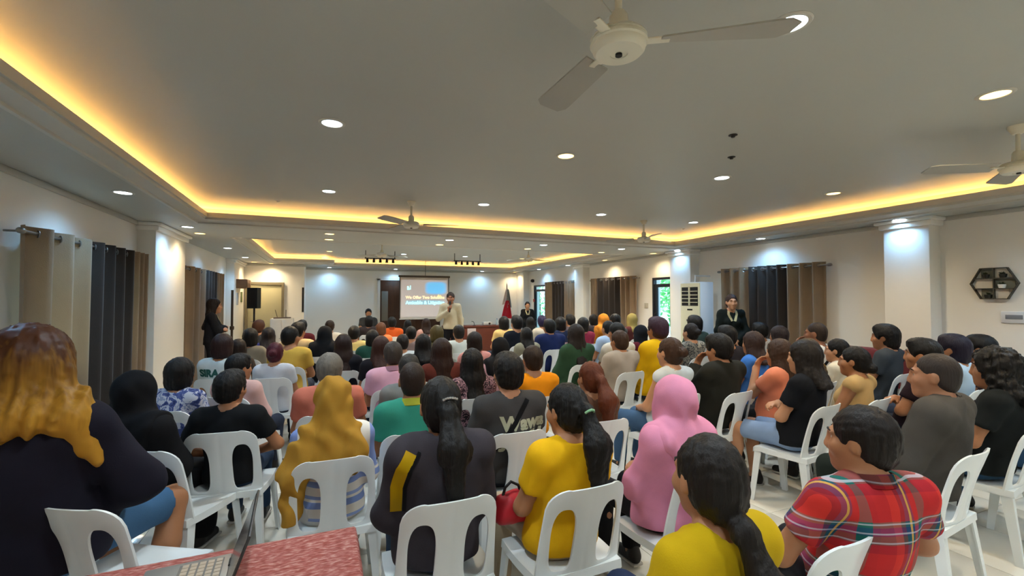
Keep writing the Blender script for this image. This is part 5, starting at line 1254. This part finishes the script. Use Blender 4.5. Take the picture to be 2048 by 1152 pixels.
tag(obj('fire_alarm', BX((-.03, -.05, -.05), (0, .05, .05), .01), mat('alarm_red', '#a03a3a', .5), loc=(XR, 13.85, 1.55)), 'small red box on the wall beside the far glass door', 'alarm')
# maroon tables along the right wall
mr = mat('maroon_cloth', '#6a2e34', .8, .2, 80, var=.08)
def cloth_table(x0, x1, y0, y1, zt, m, labels):
    t = thing('folding_table', labels[0], 'table', (x0, y0, 0), 0); tp = mat('table_board', '#8a7a66', .6); obj('tabletop', BX((.01, .01, zt-.045), (x1-x0-.01, y1-y0-.01, zt-.008), .004), tp, t)
    for xx in (.05, x1-x0-.05):
        for yy in (.05, y1-y0-.05): obj('leg', tube(bmesh.new(), [(xx, yy, 0), (xx, yy, zt-.045)], .014, 8), steel, t)
    # cloth: top plus hanging folds all round
    b = bmesh.new(); per = []; n = 40; L = [(x0, y0), (x1, y0), (x1, y1), (x0, y1)]
    for k in range(4):
        p, q = Vector(L[k]), Vector(L[(k+1) % 4])
        for i in range(n): per.append((p + (q-p)*i/n, k))
    cx, cy = (x0+x1)/2, (y0+y1)/2; rings = []
    for zz, ex in ((zt, -.02), (zt-.002, -.004), (zt-.012, .004), (zt-.06, .008), (zt-.22, .018), (zt-.42, .026)):
        ring = []
        for i, (p, k) in enumerate(per):
            o_ = Vector((1 if p.x > cx + (x1-x0)*.499 - 1e-4 else -1 if p.x < cx - (x1-x0)*.499 + 1e-4 else 0, 1 if p.y > cy + (y1-y0)*.499 - 1e-4 else -1 if p.y < cy - (y1-y0)*.499 + 1e-4 else 0))
            wv = ex * (1 + (.8*math.sin(i*.9) if zz < zt-.05 else 0)); ring.append(b.verts.new((p.x + o_.x*wv, p.y + o_.y*wv, zz)))
        rings.append(ring)
    N = len(per); b.faces.new(rings[0])
    for a, c in zip(rings, rings[1:]):
        for i in range(N): b.faces.new((a[i], a[(i+1) % N], c[(i+1) % N], c[i]))
    tag(obj('tablecloth', b, m, ang=50), labels[1], 'tablecloth')
cloth_table(6.08, 6.30, 2.0, 3.72, 1.0, mr, ('high narrow table under maroon cloth along the right wall', 'maroon cloth over the high table along the right wall'))
# ------------------------------------------------------------------ near table with the red woven cloth and the open laptop
def weave(nt, x, y, z, o):
    n = nt.nodes.new('ShaderNodeTexNoise'); n.inputs['Scale'].default_value = 55; n.inputs['Detail'].default_value = 3; mp = nt.nodes.new('ShaderNodeMapping'); mp.inputs['Scale'].default_value = (.8, 2.2, 1)
    nt.links.new(o, mp.inputs[0]); nt.links.new(mp.outputs[0], n.inputs['Vector'])
    base = ramp_n(nt, n.outputs['Fac'], [(.34, '#84443c'), (.52, '#a3625a'), (.66, '#b98a80')], 'LINEAR')
    ln = math_n(nt, 'GREATER_THAN', math_n(nt, 'SINE', math_n(nt, 'ADD', math_n(nt, 'MULTIPLY', y, 170), math_n(nt, 'MULTIPLY', n.outputs['Fac'], 5))), .3)
    return mix_n(nt, math_n(nt, 'MULTIPLY', ln, .35), base, lin('#94483f'))
rc = pattern('red_weave', weave, .9)
cloth_table(-1.15, .115, 1.05, 1.787, .76, rc, ('small table under the red woven cloth nearest the camera', 'red woven cloth on the table nearest the camera'))
lp_ = thing('laptop', 'open silver laptop on the red woven cloth, screen seen edge on', 'laptop', (-.266, 1.72, .762), R(3)); sil = mat('laptop_silver', '#a9a49c', .3, metal=.5); dk = mat('laptop_edge', '#3a3836', .4)
LW, LD = .33, .225
obj('base', BX((-LD, -LW, 0), (0, 0, .014), .004), sil, lp_)
kb = obj('keyboard_bed', BX((-LD*.60, -LW+.02, .0138), (-.018, -.02, .0146)), mat('bed_grey', '#77716a', .5), lp_)
km = mat('key_cap', '#b9a690', .5); kme = None
for i in range(5):
    for j in range(14):
        if kme is None: o = obj('key', BX((-.0085, -.0088, 0), (.0085, .0088, .002), .001), km, kb); kme = o.data
        else: o = obj('key', kme, km, kb)
        o.location = (-.03 - .0222*i, -.033 - .0203*j, .0146)
obj('touchpad', BX((-LD*.95, -LW*.66, .0138), (-LD*.66, -LW*.34, .0147)), mat('pad_grey', '#8f8a84', .4), lp_)
ln_ = bmesh.new(); box(ln_, (0, -LW, 0), (.006, 0, .205), .002, Matrix.Translation((.0, 0, .012)) @ Matrix.Rotation(R(20), 4, 'Y')); ld = obj('lid', ln_, dk, lp_)
dsp = bmesh.new(); box(dsp, (-.0012, -LW+.01, .012), (.0, -.01, .195), 0, Matrix.Translation((.0, 0, .012)) @ Matrix.Rotation(R(20), 4, 'Y')); obj('display', dsp, mat('display_dark', '#15171a', .15, spec=.6), ld)
for yy in (-.06, -LW+.06): obj('hinge', tube(bmesh.new(), [(.002, yy-.02, .013), (.002, yy+.02, .013)], .006, 10), dk, lp_)
